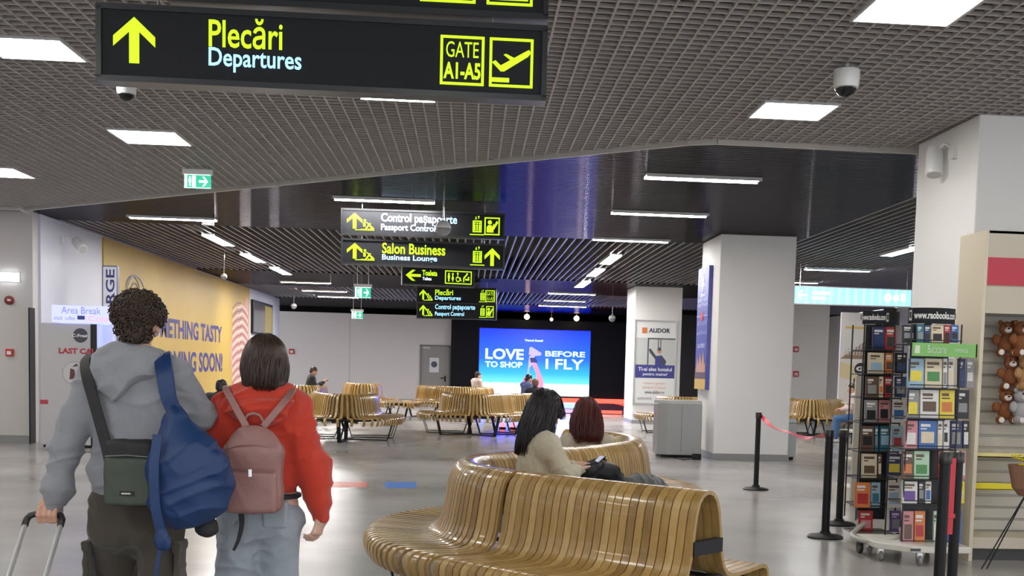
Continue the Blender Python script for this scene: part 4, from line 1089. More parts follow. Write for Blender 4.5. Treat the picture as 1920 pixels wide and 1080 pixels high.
# plush bears hanging on the slatted wall
def blob(mb, c, r, m=0, n=10, sq=(1, 1, 1)):
    c = Vector(c); pr = []
    for i in range(n//2+1):
        a = -PI/2+PI*i/(n//2); pr.append((max(.001, math.cos(a)), math.sin(a)))
    v = []; f = []
    for (rr, h) in pr:
        for k in range(n): b = 2*PI*k/n; v.append(c+Vector((rr*math.cos(b)*r*sq[0], rr*math.sin(b)*r*sq[1], h*r*sq[2])))
    for i in range(len(pr)-1):
        for k in range(n): f.append((i*n+k, i*n+(k+1) % n, (i+1)*n+(k+1) % n, (i+1)*n+k))
    mb.add(v, f, m)
plush = mat('plush_brown', (.24, .085, .03), .95, noise=.35, nscale=120, bump=.5, bscale=220); plush2 = mat('plush_tan', (.42, .23, .10), .95, noise=.3, nscale=120); pl_w = mat('plush_white', (.72, .66, .62), .9); pl_g = mat('plush_grey', (.36, .35, .36), .9)
def teddy(c, s, main, label, rz=0):
    t = thing('plush_bear', label, 'plush toy', c, rz, 'plush bears hanging on the shop wall')
    M = Matrix.Translation(Vector(c)) @ Matrix.Rotation(rz, 4, 'Z') @ Matrix.Scale(s, 4)
    def B(lst, name, mt):
        mb = MB()
        for (p, r, sq) in lst: blob(mb, p, r, 0, 12, sq)
        mb.v = [tuple(M @ Vector(p)) for p in mb.v]; return mb.build(name, mt, t, smooth='all')
    B([((0, 0, .30), .17, (1, .85, 1.15)), ((0, -.02, .60), .15, (1.05, .95, 1)), ((-.12, 0, .72), .055, (1, .6, 1)), ((.12, 0, .72), .055, (1, .6, 1)),
       ((-.20, -.05, .38), .075, (1.2, .9, 1.5)), ((.20, -.05, .38), .075, (1.2, .9, 1.5)), ((-.13, -.12, .12), .09, (1, 1.5, 1)), ((.13, -.12, .12), .09, (1, 1.5, 1))], 'body', main)
    B([((0, -.15, .57), .065, (1.2, .8, .9))], 'muzzle', pl_w)
    B([((-.13, -.255, .12), .06, (1, .25, 1))], 'paw_pad', pl_w); B([((.13, -.255, .12), .06, (1, .25, 1))], 'paw_pad', pl_w)
    B([((0, -.21, .60), .022, (1.2, .8, .8))], 'nose', black_paint)
    for e in (-1, 1): B([((.055*e, -.155, .655), .018, (1, 1, 1))], 'eye', black_paint)
    return t
k = 0
names = ['dark brown plush bear', 'brown plush bear', 'tan plush bear', 'reddish brown plush bear', 'grey plush bear']
for row, (py, n) in enumerate(((672, 4), (735, 4), (798, 4))):
    for j in range(n):
        px = 1884+j*27+(row % 2)*9
        q = P(px, py, YG1-.2-.07*(j % 2)); mt = [plush, plush, pl_g, plush, plush2][(row*3+j) % 5]
        teddy((q.x, q.y, q.z), .40, mt, '%s in the %s row on the slatted wall, %s from the cream panel' % ({plush: 'brown', plush2: 'tan', pl_g: 'grey'}[mt]+' plush bear', ['top', 'middle', 'bottom'][row], ['first', 'second', 'third', 'fourth'][j]), rz=(.2 if j % 2 else -.2))
for k, zz in enumerate((.02, .06)):
    pass
# clear plastic bags / hooks above the bears
for j in range(3):
    q = P(1885+j*28, 625+6*j, YG1-.12)
    m = MB(); m.tube([(q.x, YG1-.05, q.z+.03), (q.x, q.y-.12, q.z+.03), (q.x, q.y-.13, q.z+.05)], .004, 6)
    m.build('display_hook', chrome, label='chrome display hook above the plush bears, %s from the cream panel' % ['first', 'second', 'third'][j], cat='hook', group='display hooks')

# low gondola end panel further back
Yg = PZ(1620, 950, 0).y
x0 = X_(1606, Yg); zt = P(1620, 705, Yg).z
g = thing('display_shelf', 'low beige display shelf end panel behind the rear book rack', 'shelf', (x0+.3, Yg, 0))
m = MB(); m.box((x0, Yg, .04), (x0+.7, Yg+.05, zt)); m.build('end_panel', mat('beige_panel', (.42, .39, .32), .5), g, bevel=.006)
m = MB(); m.box((x0+.0, Yg+.05, 0), (x0+.7, Yg+.6, .2)); m.build('base', cream2, g)
for k in range(3):
    m = MB(); m.box((x0+.02, Yg+.06, .5+.32*k), (x0+.68, Yg+.55, .52+.32*k)); m.build('shelf_board', cream2, g)

# ================================================================ book racks
rack_m = mat('rack_dark', (.02, .02, .022), .4); rack_grey = mat('rack_grey', (.30, .30, .29), .35, metal=.5); cart_w = mat('cart_white', (.66, .64, .58), .4)
page_m = mat('book_pages', (.70, .66, .56), .8)
ORD = ['first', 'second', 'third', 'fourth', 'fifth', 'sixth', 'seventh', 'eighth']
CN = {}
def bcol(nm, c): CN[nm] = mat('cover_'+nm.replace(' ', '_'), c, .35, noise=.12, nscale=25); return CN[nm]
for nm, c in (('black', (.015, .015, .018)), ('dark blue', (.02, .03, .12)), ('navy', (.025, .05, .14)), ('red', (.40, .03, .03)), ('white', (.68, .67, .65)), ('cream', (.66, .58, .42)),
              ('yellow', (.72, .60, .06)), ('blue', (.04, .14, .40)), ('teal', (.03, .16, .22)), ('brown', (.12, .07, .045)), ('orange', (.60, .19, .05)), ('green', (.07, .26, .08)), ('mint', (.42, .62, .44)),
              ('pink', (.55, .22, .25)), ('grey', (.26, .26, .27)), ('light blue', (.30, .46, .58)), ('purple', (.14, .07, .30))): bcol(nm, c)
def book(q0, q1, Y, h0, ang, cover, art, label, group, th=.028, rnd=random):
    "q0,q1: left and right x of the cover at depth Y, h0=(z bottom, z top); ang: turn about z"
    wd = q1-q0; z0, z1 = h0; c = Vector(((q0+q1)/2, Y, z0))
    t = thing('book', label, 'book', c, ang, group)
    M = Matrix.Translation(c) @ Matrix.Rotation(ang, 4, 'Z') @ Matrix.Rotation(math.radians(-5), 4, 'X')
    hh = z1-z0
    mb = MB(); mb.box((-wd/2, 0, 0), (wd/2, .0025, hh), M=M); mb.box((-wd/2, th, 0), (wd/2, th+.0025, hh), M=M); mb.box((-wd/2, 0, 0), (-wd/2+.003, th, hh), M=M)
    # printed picture and title bars on the cover
    a = rnd.uniform(.08, .2)
    mb.box((-wd*.36, -.0012, hh*rnd.uniform(.12, .25)), (wd*.36, 0, hh*rnd.uniform(.5, .62)), 1, M=M)
    mb.box((-wd*.38, -.0012, hh*.78), (wd*rnd.uniform(.1, .38), 0, hh*.88), 2, M=M)
    mb.box((-wd*.38, -.0012, hh*.68), (wd*rnd.uniform(-.1, .2), 0, hh*.73), 2, M=M)
    ttl = CN['white'] if cover in ('black', 'dark blue', 'navy', 'red', 'blue', 'teal', 'brown', 'green', 'purple', 'grey', 'orange') else CN['brown']
    mb.build('cover', [CN[cover], CN[art], ttl], t)
    mb = MB(); mb.box((-wd/2+.003, .0025, .003), (wd/2-.003, th, hh-.003), M=M); mb.build('pages', page_m, t)
    return t

def rack(name, label, px0, px1, Yf, py_top, tiers, grp, header, hd_px, zbase):
    x0, x1 = X_(px0, Yf), X_(px1, Yf); w_ = x1-x0; cx_ = (x0+x1)/2; r = w_/2
    cyc = Yf+r*.95
    t = thing(name, label, 'book rack', (cx_, cyc, 0))
    ztop = P((px0+px1)/2, py_top, Yf).z
    m = MB(); m.tube([(cx_, cyc, zbase), (cx_, cyc, ztop-.03)], .03, 12); m.build('pole', rack_m, t)
    # header: curved band
    hz0 = P(0.5*(px0+px1), header, Yf).z
    m = MB(); n = 20; rr = r*1.02; v = []; f = []
    H0x = cx_
    for k in range(n+1):
        a = PI+PI*.12+(PI*.76)*k/n
        for (q, z) in ((rr, hz0), (rr, ztop), (rr-.008, ztop), (rr-.008, hz0)): v.append((H0x+q*math.cos(a), cyc+q*math.sin(a)*.95, z))
    for k in range(n):
        A, B = k*4, k*4+4
        for j in range(4): f.append((A+j, B+j, B+(j+1) % 4, A+(j+1) % 4))
    f += [(3, 2, 1, 0), (n*4, n*4+1, n*4+2, n*4+3)]
    m.add(v, f); hb = m.build('header_band', sign_black, t, smooth=True)
    # text wrapped on the band
    F = Frame((0, 0, 0), (1, 0, 0), (0, 0, 1)); tm = MB(); F.text(tm, 'www.raobooks.com', 0, 0, 1, 1, d=0, t=0, bold=.03)
    a0, a1 = (PI*1.21, PI*1.79) if name == 'book_spinner_rack' else (PI*1.14, PI*1.5)
    vv = []
    for p in tm.v:
        a = a0+(a1-a0)*p[0]; z = hz0+(ztop-hz0)*(.30+.46*p[2]); vv.append((H0x+(rr+.003)*math.cos(a), cyc+(rr+.003)*math.sin(a)*.95, z))
    tm.v = vv; tm.build('lettering', mat('hd_white', (.75, .75, .72), .4), t, fix=False)
    for ak in (a0-.16, a1+.1):
        m = MB(); v = []
        for s_, zz in ((-.06, .2), (.06, .2), (.06, .85), (-.06, .85)):
            a = ak+s_; v.append((H0x+(rr+.002)*math.cos(a), cyc+(rr+.002)*math.sin(a)*.95, hz0+(ztop-hz0)*zz))
        m.prism(v, (0, -.003, 0)); v2 = []
        for s_, zz in ((-.035, .35), (.035, .35), (.035, .75), (-.035, .75)):
            a = ak+s_; v2.append((H0x+(rr+.004)*math.cos(a), cyc+(rr+.004)*math.sin(a)*.95-.002, hz0+(ztop-hz0)*zz))
        m.prism(v2, (0, -.003, 0), 1); m.build('portrait_mark', [mat('hd_pale', (.6, .58, .55), .4), rack_m], t)
    # wire tiers
    for (pt, pb) in tiers:
        z = P((px0+px1)/2, pb, Yf).z-.006
        m = MB()
        m.tube([(cx_-r, Yf+.0, z), (cx_+r, Yf+.0, z), (cx_+r, cyc+r*.9, z), (cx_-r, cyc+r*.9, z)], .006, 6, closed=True)
        m.box((cx_-r+.01, Yf+.01, z-.003), (cx_+r-.01, cyc+r*.88, z+.001)); m.tube([(cx_-r, Yf-.012, z+.03), (cx_+r, Yf-.012, z+.03)], .004, 6)
        m.build('tier_tray', rack_m, t)
    for (sx, sy) in ((-1, 0), (1, 0), (1, 1), (-1, 1)):
        m = MB(); xx = cx_+sx*(r+.0); yy = Yf+.01 if sy == 0 else cyc+r*.9
        m.tube([(xx, yy, zbase), (xx, yy, hz0)], .007, 6); m.build('upright', rack_m, t)
    # dark core panels behind the books
    m = MB(); m.box((cx_-r+.05, Yf+.12, zbase), (cx_+r-.05, Yf+.13, hz0)); m.build('back_board', rack_m, t)
    return t, cx_, cyc, r, ztop, hz0
Yf = 8.95
fr_tiers = [(608, 644), (672, 728), (732, 784), (789, 842), (846, 899), (903, 945), (958, 1020)]
fr, fcx, fcy, frr, fzt, fhz = rack('book_spinner_rack', 'front book spinner rack with black header reading www.raobooks.com', 1706, 1800, Yf, 577, fr_tiers, 'g', 607, None, .16)
# side trays widen to the right: books on the right flank
zt_, zb_ = P(1765, 644, Yf).z, P(1765, 669, Yf).z
tx0, tx1 = X_(1708, Yf-.04), X_(1829, Yf-.04)
m = MB(); m.box((tx0, Yf-.05, zb_), (tx1, Yf-.035, zt_)); m.box((tx1-.01, Yf-.05, zb_), (tx1, Yf+.25, zt_)); m.build('green_band', mat('band_green', (.16, .44, .07), .3, coat=.4), fr)
F = Frame((tx0, Yf-.05, zb_), (tx1-tx0, 0, 0), (0, 0, zt_-zb_)); F.N = Vector((0, -1, 0))
m = MB(); F.text(m, 'Bucatarie', .23, .25, .52, .85); F.text(m, 'reteta', .65, .35, .85, .65); F.rect(m, .03, .2, .11, .8); m.build('band_lettering', mat('bandw', (.6, .72, .55), .4), fr)

g1 = 'books on the front spinner rack'; g2 = 'books on the rear rack'
def place_row(tiers_spec, Y, grp, where, rnd, angs=None):
    for (py0, py1, tn, items) in tiers_spec:
        for k, (a, b, cv, art, dy) in enumerate(items):
            Yb = Y+dy; pm = (a+b)/2
            z0 = P(pm, py1, Yb).z; z1 = P(pm, py0, Yb).z
            ang = -.5*dy if dy > .05 else 0
            adj = {'black': 'dark'}.get(cv, cv)
            lb = '%s book with %s picture, %s tier of %s rack, %s from left' % (cv, art, tn, where, ORD[k])
            book(X_(a, Yb), X_(b, Yb), Yb, (z0, z1), ang, cv, art, lb, grp, th=rnd.uniform(.012, .03), rnd=rnd)
rn = random.Random(11)
T_ = ['top', 'second', 'third', 'fourth', 'fifth', 'sixth', 'bottom']
place_row([
 (609, 642, 'top', [(1689, 1713, 'black', 'grey', .06), (1716, 1729, 'teal', 'grey', .0), (1730, 1741, 'navy', 'black', .0), (1743, 1766, 'cream', 'black', -.0), (1767, 1779, 'red', 'black', 0), (1780, 1794, 'blue', 'black', 0)]),
 (672, 727, 'second', [(1704, 1733, 'light blue', 'yellow', 0), (1735, 1767, 'cream', 'green', 0), (1769, 1777, 'white', 'grey', 0), (1779, 1789, 'white', 'cream', .0), (1797, 1811, 'dark blue', 'navy', .03), (1813, 1827, 'grey', 'white', .06)]),
 (731, 785, 'third', [(1704, 1727, 'grey', 'yellow', 0), (1729, 1764, 'white', 'brown', 0), (1766, 1793, 'yellow', 'orange', 0), (1796, 1821, 'black', 'grey', .03)]),
 (789, 841, 'fourth', [(1703, 1727, 'pink', 'white', 0), (1729, 1763, 'blue', 'cream', 0), (1765, 1774, 'white', 'cream', 0), (1776, 1785, 'white', 'black', 0), (1789, 1811, 'dark blue', 'grey', .03), (1813, 1824, 'black', 'white', .06)]),
 (846, 898, 'fifth', [(1701, 1722, 'brown', 'orange', 0), (1723, 1752, 'mint', 'green', 0), (1769, 1777, 'red', 'pink', 0), (1800, 1808, 'white', 'grey', .0), (1811, 1821, 'pink', 'white', .04)]),
 (903, 944, 'sixth', [(1703, 1732, 'white', 'purple', 0), (1734, 1745, 'black', 'grey', 0), (1747, 1758, 'white', 'blue', 0), (1793, 1798, 'orange', 'red', .0), (1800, 1821, 'yellow', 'cream', .02)]),
 (959, 1019, 'bottom', [(1708, 1728, 'pink', 'brown', .0), (1730, 1750, 'orange', 'red', .0), (1766, 1774, 'mint', 'white', 0), (1792, 1819, 'blue', 'light blue', .02)]),
], Yf, g1, 'front', rn)
# rear rack
Yr = 9.75
rr_t = [(612, 656), (662, 701), (707, 745), (750, 792), (798, 846), (851, 897), (905, 948), (962, 1000)]
rk, rcx, rcy, rrr, rzt, rhz = rack('wheeled_book_rack', 'rear book rack partly hidden behind the front one, on a tubular wheeled base', 1618, 1692, Yr, 583, rr_t, 'g', 608, None, .22)
place_row([
 (613, 655, 'top', [(1634, 1656, 'dark blue', 'navy', 0), (1658, 1678, 'red', 'black', .02)]),
 (661, 700, 'second', [(1628, 1657, 'cream', 'light blue', 0), (1659, 1675, 'orange', 'brown', .02), (1680, 1700, 'black', 'navy', .0)]),
 (706, 745, 'third', [(1626, 1648, 'brown', 'grey', 0), (1650, 1658, 'cream', 'orange', 0), (1660, 1676, 'red', 'black', .02), (1681, 1701, 'navy', 'grey', .0)]),
 (750, 792, 'fourth', [(1626, 1649, 'grey', 'black', 0), (1652, 1672, 'pink', 'black', .02), (1677, 1702, 'white', 'blue', -.05)]),
 (799, 846, 'fifth', [(1621, 1645, 'brown', 'black', 0), (1647, 1653, 'teal', 'grey', 0), (1656, 1676, 'teal', 'light blue', .02), (1680, 1700, 'light blue', 'red', -.05)]),
 (851, 896, 'sixth', [(1625, 1653, 'cream', 'brown', 0), (1655, 1662, 'brown', 'cream', 0), (1671, 1700, 'dark blue', 'yellow', -.03)]),
 (905, 952, 'seventh', [(1615, 1643, 'orange', 'red', -.05), (1645, 1662, 'light blue', 'teal', 0), (1675, 1701, 'white', 'light blue', -.05)]),
 (958, 998, 'bottom', [(1624, 1650, 'red', 'pink', 0), (1684, 1704, 'purple', 'grey', -.03)]),
], Yr, g2, 'rear', rn)
# white wheeled cart below the front rack
cxa, cxb = X_(1672, 8.75), X_(1836, 8.75)
zc = P(1760, 1046, 8.75).z
ct = thing('rack_trolley', 'flat white trolley on four castors carrying the front book rack', 'trolley', ((cxa+cxb)/2, 9.1, 0))
m = MB(); m.prism([(cxa-.0, 8.95, .105), (cxa+.22, 8.72, .105), (cxb, 8.72, .105), (cxb, 9.42, .105), (cxa, 9.42, .105)], (0, 0, .05)); m.build('platform', cart_w, ct, bevel=.008)
for k, (x, y) in enumerate(((cxa+.07, 9.0), (cxa+.3, 8.78), (cxb-.10, 8.8), (cxb-.1, 9.34), (cxa+.1, 9.34))):
    m = MB(); m.lathe((x, y, .04), [(.040, -.012), (.042, 0), (.040, .012)], 16, ax='x'); m0 = m
    m = MB(); m.box((x-.02, y-.015, .05), (x+.02, y+.03, .105)); fk = m.build('castor_fork', chrome, ct); m0.build('wheel', mat('castor', (.25, .25, .25), .4), fk, smooth=True)
m = MB(); m.cbox(((cxa+cxb)/2-.1, 8.718, .13), (.08, .004, .02)); m.build('badge', dgrey, ct)
# tubular base of rear rack
m = MB()
ys = 9.2; a = PZ(1622, 1000, .14)
pts = [(X_(1665, 9.7), 9.95, .22), (X_(1626, 9.55), 9.6, .17), (X_(1614, 9.35), 9.38, .15), (X_(1622, 9.2), 9.2, .14), (X_(1655, 9.1), 9.1, .13), (X_(1690, 9.05), 9.08, .14), (X_(1706, 9.2), 9.2, .17), (X_(1712, 9.4), 9.5, .2)]
sp = []
q = [Vector(p) for p in pts]; Q = [q[0]*2-q[1]]+q+[q[-1]*2-q[-2]]
for i in range(1, len(Q)-2):
    for k in range(6):
        tt = k/6; p0, p1, p2, p3 = Q[i-1:i+3]; sp.append(0.5*((2*p1)+(-p0+p2)*tt+(2*p0-5*p1+4*p2-p3)*tt*tt+(-p0+3*p1-3*p2+p3)*tt**3))
m.tube(sp, .022, 10); m.build('tube_base', mat('tube_grey', (.42, .41, .38), .35), rk, smooth=True)
for (px, y) in ((1627, 9.35), (1700, 9.6)):
    x = X_(px, y)
    m = MB(); m.lathe((x, y, .055), [(.052, -.015), (.055, 0), (.052, .015)], 16, ax='x'); m0 = m
    m = MB(); m.box((x-.02, y-.01, .06), (x+.02, y+.02, .14)); fk = m.build('castor_fork', rack_m, rk); m0.build('wheel', rack_m, fk, smooth=True)
# large grey round panel behind the racks (shadowy sheet)
# ================================================================ implicit-surface modelling (one continuous skin per body or garment)
def _cap(Q, a, b, ra, rb):
    a = np.array(a, np.float32); b = np.array(b, np.float32); ab = b-a
    t = np.clip(((Q-a)@ab)/max(1e-9, float(ab@ab)), 0, 1)
    return np.linalg.norm(Q-(a+t[:, None]*ab), axis=1)-(ra+(rb-ra)*t)
def _ecap(Q, a, b, ra, rb):
    a = np.array(a, np.float32); b = np.array(b, np.float32); ab = b-a
    t = np.clip(((Q-a)@ab)/max(1e-9, float(ab@ab)), 0, 1)[:, None]
    r = np.array(ra, np.float32)*(1-t)+np.array(rb, np.float32)*t
    q = (Q-(a+t*ab))/r
    k = np.linalg.norm(q, axis=1); k2 = np.linalg.norm(q/r, axis=1)
    return k*(k-1)/np.maximum(k2, 1e-6)
def _rbox(Q, c, h, r):
    q = np.abs(Q-np.array(c, np.float32))-(np.array(h, np.float32)-r)
    return np.linalg.norm(np.maximum(q, 0), axis=1)+np.minimum(q.max(1), 0)-r
_NT = np.random.RandomState(4).rand(32, 32, 32).astype(np.float32)
def vnoise(Q):
    f = np.floor(Q); t = Q-f; t = t*t*(3-2*t); i = f.astype(int); r = 0
    for a in (0, 1):
        for b in (0, 1):
            for c in (0, 1):
                w_ = (t[:, 0] if a else 1-t[:, 0])*(t[:, 1] if b else 1-t[:, 1])*(t[:, 2] if c else 1-t[:, 2])
                r = r+w_*_NT[(i[:, 0]+a) & 31, (i[:, 1]+b) & 31, (i[:, 2]+c) & 31]
    return r
def folds(Q, amp, s=1.0, seed=0):
    "cloth wrinkles: ridged, stretched and warped noise"
    R = Q*s+seed*3.7
    w_ = np.stack([vnoise(R*5+11), vnoise(R*5+37), vnoise(R*5+71)], 1)-.5
    A = R+w_*.16
    u = np.stack([A[:, 0]*6+A[:, 2]*5, A[:, 1]*6, A[:, 2]*16-A[:, 0]*7], 1)
    v = np.stack([A[:, 0]*17+A[:, 2]*6, A[:, 1]*12, A[:, 2]*7], 1)
    a = 1-np.abs(2*vnoise(u)-1); b = 1-np.abs(2*vnoise(v+9)-1)
    return -amp*(1.25*(a**3-.35)+.7*(b**3-.35)+.9*(vnoise(R*9)-.5))
def sdf_eval(prims, Q):
    d = None
    for p in prims:
        kind, k = p[0], p[1]
        if kind == 'cap': e = _cap(Q, *p[2:6])
        elif kind == 'ecap': e = _ecap(Q, *p[2:6])
        elif kind == 'ell': e = _ecap(Q, p[2], p[2], p[3], p[3])
        elif kind == 'box': e = _rbox(Q, *p[2:5])
        elif kind == 'fold': d = d+folds(Q, *p[2:]); continue
        elif kind == 'cut':                           # remove a half space: n.p > c
            e = Q@np.array(p[2], np.float32)-p[3]; d = np.maximum(d, e); continue
        elif kind == 'sub':
            e = -_ecap(Q, p[2], p[3], p[4], p[5]) if len(p) > 5 else -_ecap(Q, p[2], p[2], p[3], p[3])
            h = np.maximum(k-np.abs(-d+e*-1*-1), 0) if False else 0
            d = np.maximum(d, e); continue
        if d is None: d = e
        elif k > 0:
            h = np.maximum(k-np.abs(d-e), 0)/k; d = np.minimum(d, e)-h*h*k*.25
        else: d = np.minimum(d, e)
    return d
def sdf_mesh(prims, vox):
    lo = np.full(3, 1e9); hi = -lo
    for p in prims:
        if p[0] == 'cap': pts = [p[2], p[3]]; r = max(p[4], p[5])
        elif p[0] == 'ecap': pts = [p[2], p[3]]; r = max(max(p[4]), max(p[5]))
        elif p[0] == 'ell': pts = [p[2]]; r = max(p[3])
        elif p[0] == 'box': pts = [np.array(p[2])-np.array(p[3]), np.array(p[2])+np.array(p[3])]; r = 0
        else: continue
        for q in pts: lo = np.minimum(lo, np.array(q)-r); hi = np.maximum(hi, np.array(q)+r)
    lo = lo-3*vox-.01; hi = hi+3*vox+.01
    B = 4; n = (np.ceil((hi-lo)/vox/B)).astype(int)*B+1
    # coarse pass over blocks of B voxels
    nb = (n-1)//B
    cc = [lo[i]+vox*(np.arange(nb[i])*B+B/2) for i in range(3)]
    G = np.stack(np.meshgrid(*cc, indexing='ij'), -1).reshape(-1, 3).astype(np.float32)
    dc = sdf_eval(prims, G).reshape(nb)
    near = np.abs(dc) < vox*B*1.6+.012
    val = np.repeat(np.repeat(np.repeat(np.where(dc > 0, 1.0, -1.0), B, 0), B, 1), B, 2)
    V = np.ones(n, np.float32); V[:-1, :-1, :-1] = val
    idx = np.argwhere(near)
    off = np.stack(np.meshgrid(*[np.arange(B+1)]*3, indexing='ij'), -1).reshape(-1, 3)
    for s in range(0, len(idx), 4000):
        I = (idx[s:s+4000, None, :]*B+off[None]).reshape(-1, 3)
        V[I[:, 0], I[:, 1], I[:, 2]] = sdf_eval(prims, (lo+I*vox).astype(np.float32))
    S = V < 0
    nx, ny, nz = [k-1 for k in n]
    acc = np.zeros((nx, ny, nz, 3), np.float32); cnt = np.zeros((nx, ny, nz), np.float32)
    crn = [(i, j, k) for i in (0, 1) for j in (0, 1) for k in (0, 1)]
    def C(c): return V[c[0]:c[0]+nx, c[1]:c[1]+ny, c[2]:c[2]+nz]
    for ax in range(3):
        for c in crn:
            if c[ax]: continue
            e = list(c); e[ax] = 1; a = C(c); b = C(e); m = (a < 0) != (b < 0)
            t = np.where(m, a/np.where(m, a-b, 1), 0)
            for q in range(3): acc[..., q] += np.where(m, (t if q == ax else c[q]), 0)
            cnt += m
    act = cnt > 0; ids = -np.ones(act.shape, int); ids[act] = np.arange(act.sum())
    w = np.argwhere(act); vts = lo+(w+acc[act]/cnt[act][:, None])*vox
    F = []
    for ax in range(3):
        sl = [slice(0, nx), slice(0, ny), slice(0, nz)]
        a1, a2 = [q for q in range(3) if q != ax]
        s0 = [slice(0, nx), slice(0, ny), slice(0, nz)]
        s0[a1] = slice(1, n[a1]-1); s0[a2] = slice(1, n[a2]-1); s1 = list(s0)
        s0[ax] = slice(0, n[ax]-1); s1[ax] = slice(1, n[ax])
        A = S[tuple(s0)]; Bb = S[tuple(s1)]; e = np.argwhere(A != Bb)
        if len(e) == 0: continue
        flip = A[tuple(e.T)]
        e[:, a1] += 1; e[:, a2] += 1
        def cell(d1, d2):
            q = e.copy(); q[:, a1] -= d1; q[:, a2] -= d2; return ids[tuple(q.T)]
        q = np.stack([cell(1, 1), cell(0, 1), cell(0, 0), cell(1, 0)], 1)
        if ax == 1: flip = ~flip
        q[~flip] = q[~flip][:, ::-1]
        F.append(q)
    F = np.concatenate(F); F = F[(F >= 0).all(1)]
    return vts, F
class Fig:
    "a person or soft thing modelled in its own local frame (facing local +Y)"
    def __init__(s, name, label, cat, loc, rz=0, group=None):
        s.t = thing(name, label, cat, loc, rz, group); s.M = mw(s.t); s.I = s.M.inverted(); s.rz = rz
    def L(s, px, py, Y): return tuple(s.I @ P(px, py, Y))
    def mesh(s, name, layers, mats, parent=None, smooth=True, label=None):
        "layers: list of (prims, voxel, matrix or None, material index)"
        vs = []; fs = []; ms = []; n = 0
        for (prims, vox, Mx, mi) in layers:
            if isinstance(prims, tuple): v, f = prims
            else: v, f = sdf_mesh(prims, vox)
            v = np.asarray(v, float)
            if Mx is not None:
                A = np.array(Mx); v = v@A[:3, :3].T+A[:3, 3]
            vs.append(v); fs.extend([tuple(int(i)+n for i in q) for q in f]); ms += [mi]*len(f); n += len(v)
        me = bpy.data.meshes.new(name); me.from_pydata(np.concatenate(vs).tolist(), [], fs)
        for m in mats: me.materials.append(m)
        me.polygons.foreach_set('material_index', ms); me.polygons.foreach_set('use_smooth', [True]*len(fs)); me.update()
        o = bpy.data.objects.new(name, me); COL.objects.link(o); o.parent = parent or s.t; WM[o.name] = s.M.copy()
        if label: o['label'] = label
        return o
    def mb(s, name, mb, mats, parent=None, smooth=True, kind=None):
        mb.v = [tuple(s.M @ Vector(p)) for p in mb.v]
        return mb.build(name, mats, parent or s.t, smooth=smooth, kind=kind)

def ribbon(mb, pts, width, th, nrm, m=0, tw=None):
    "strap through pts; nrm = outward direction(s)"
    pts = [Vector(p) for p in pts]; n = len(pts)
    # densify
    if n > 2:
        Q = [pts[0]*2-pts[1]]+pts+[pts[-1]*2-pts[-2]]; out = []
        ns = [Vector(x) for x in (nrm if isinstance(nrm, list) else [nrm]*n)]; on = []
        for i in range(1, len(Q)-2):
            p0, p1, p2, p3 = Q[i-1:i+3]
            for k in range(6):
                t = k/6; out.append(0.5*((2*p1)+(-p0+p2)*t+(2*p0-5*p1+4*p2-p3)*t*t+(-p0+3*p1-3*p2+p3)*t**3)); on.append(ns[i-1].lerp(ns[i], t))
        out.append(pts[-1]); on.append(ns[-1]); pts, ns = out, on
    else: ns = [Vector(nrm)]*n
    v = []; N = len(pts)
    for i, p in enumerate(pts):
        t = (pts[min(N-1, i+1)]-pts[max(0, i-1)]).normalized(); nn = ns[i].normalized(); sd = t.cross(nn).normalized(); nn = sd.cross(t)
        wd = width if not callable(width) else width(i/(N-1))
        v += [p-sd*wd/2, p-sd*wd/2*.9+nn*th, p+sd*wd/2*.9+nn*th, p+sd*wd/2]
    f = []
    for i in range(N-1):
        A, B = i*4, i*4+4
        for k in range(4): f.append((A+k, A+(k+1) % 4, B+(k+1) % 4, B+k))
    f += [(3, 2, 1, 0), tuple((N-1)*4+k for k in range(4))]
    mb.add(v, f, m)

skin = mat('skin', (.60, .34, .24), .5, noise=.06, nscale=14); skin2 = mat('skin_pale', (.66, .42, .32), .5, noise=.05, nscale=14)
eye_w = mat('eye_white', (.8, .8, .78), .3); eye_d = mat('eye_dark', (.02, .015, .01), .2); lip = mat('lips', (.45, .14, .12), .45)
def head_layers(Mh, vox=.006, sc=1.0, sk=0):
    "head in its own frame: origin at the skull centre, face towards +Y"
    P_ = [('ell', 0, (0, -.008, .02), (.074, .092, .092)), ('ell', .03, (0, .012, -.035), (.060, .072, .075)), ('ell', .03, (0, .045, -.088), (.034, .036, .028)),
          ('cap', .008, (0, .088, -.002), (0, .105, -.032), .009, .0125), ('ell', .008, (-.010, .094, -.035), (.009, .009, .007)), ('ell', .008, (.010, .094, -.035), (.009, .009, .007)),
          ('cap', .02, (-.045, .068, .022), (.045, .068, .022), .014, .014), ('ell', .02, (-.042, .055, -.028), (.022, .022, .022)), ('ell', .02, (.042, .055, -.028), (.022, .022, .022)),
          ('cap', .006, (-.018, .082, -.060), (.018, .082, -.060), .006, .006), ('cap', .006, (-.015, .080, -.069), (.015, .080, -.069), .007, .007),
          ('ecap', .012, (-.076, -.004, .008), (-.080, -.008, -.022), (.009, .020, .020), (.008, .014, .016)), ('ecap', .012, (.076, -.004, .008), (.080, -.008, -.022), (.009, .020, .020), (.008, .014, .016))]
    A = Mh @ Matrix.Scale(sc, 4)
    L = [(P_, vox, A, 0)]
    for e in (-1, 1):
        L.append(([('ell', 0, (.030*e, .072, .003), (.013, .012, .010))], .0035, A, 1)); L.append(([('ell', 0, (.030*e, .0805, .003), (.006, .005, .006))], .002, A, 2))
    L.append(([('ecap', 0, (-.018, .087, -.064), (.018, .087, -.064), (.006, .004, .006), (.006, .004, .006))], .002, A, 3))
    return L
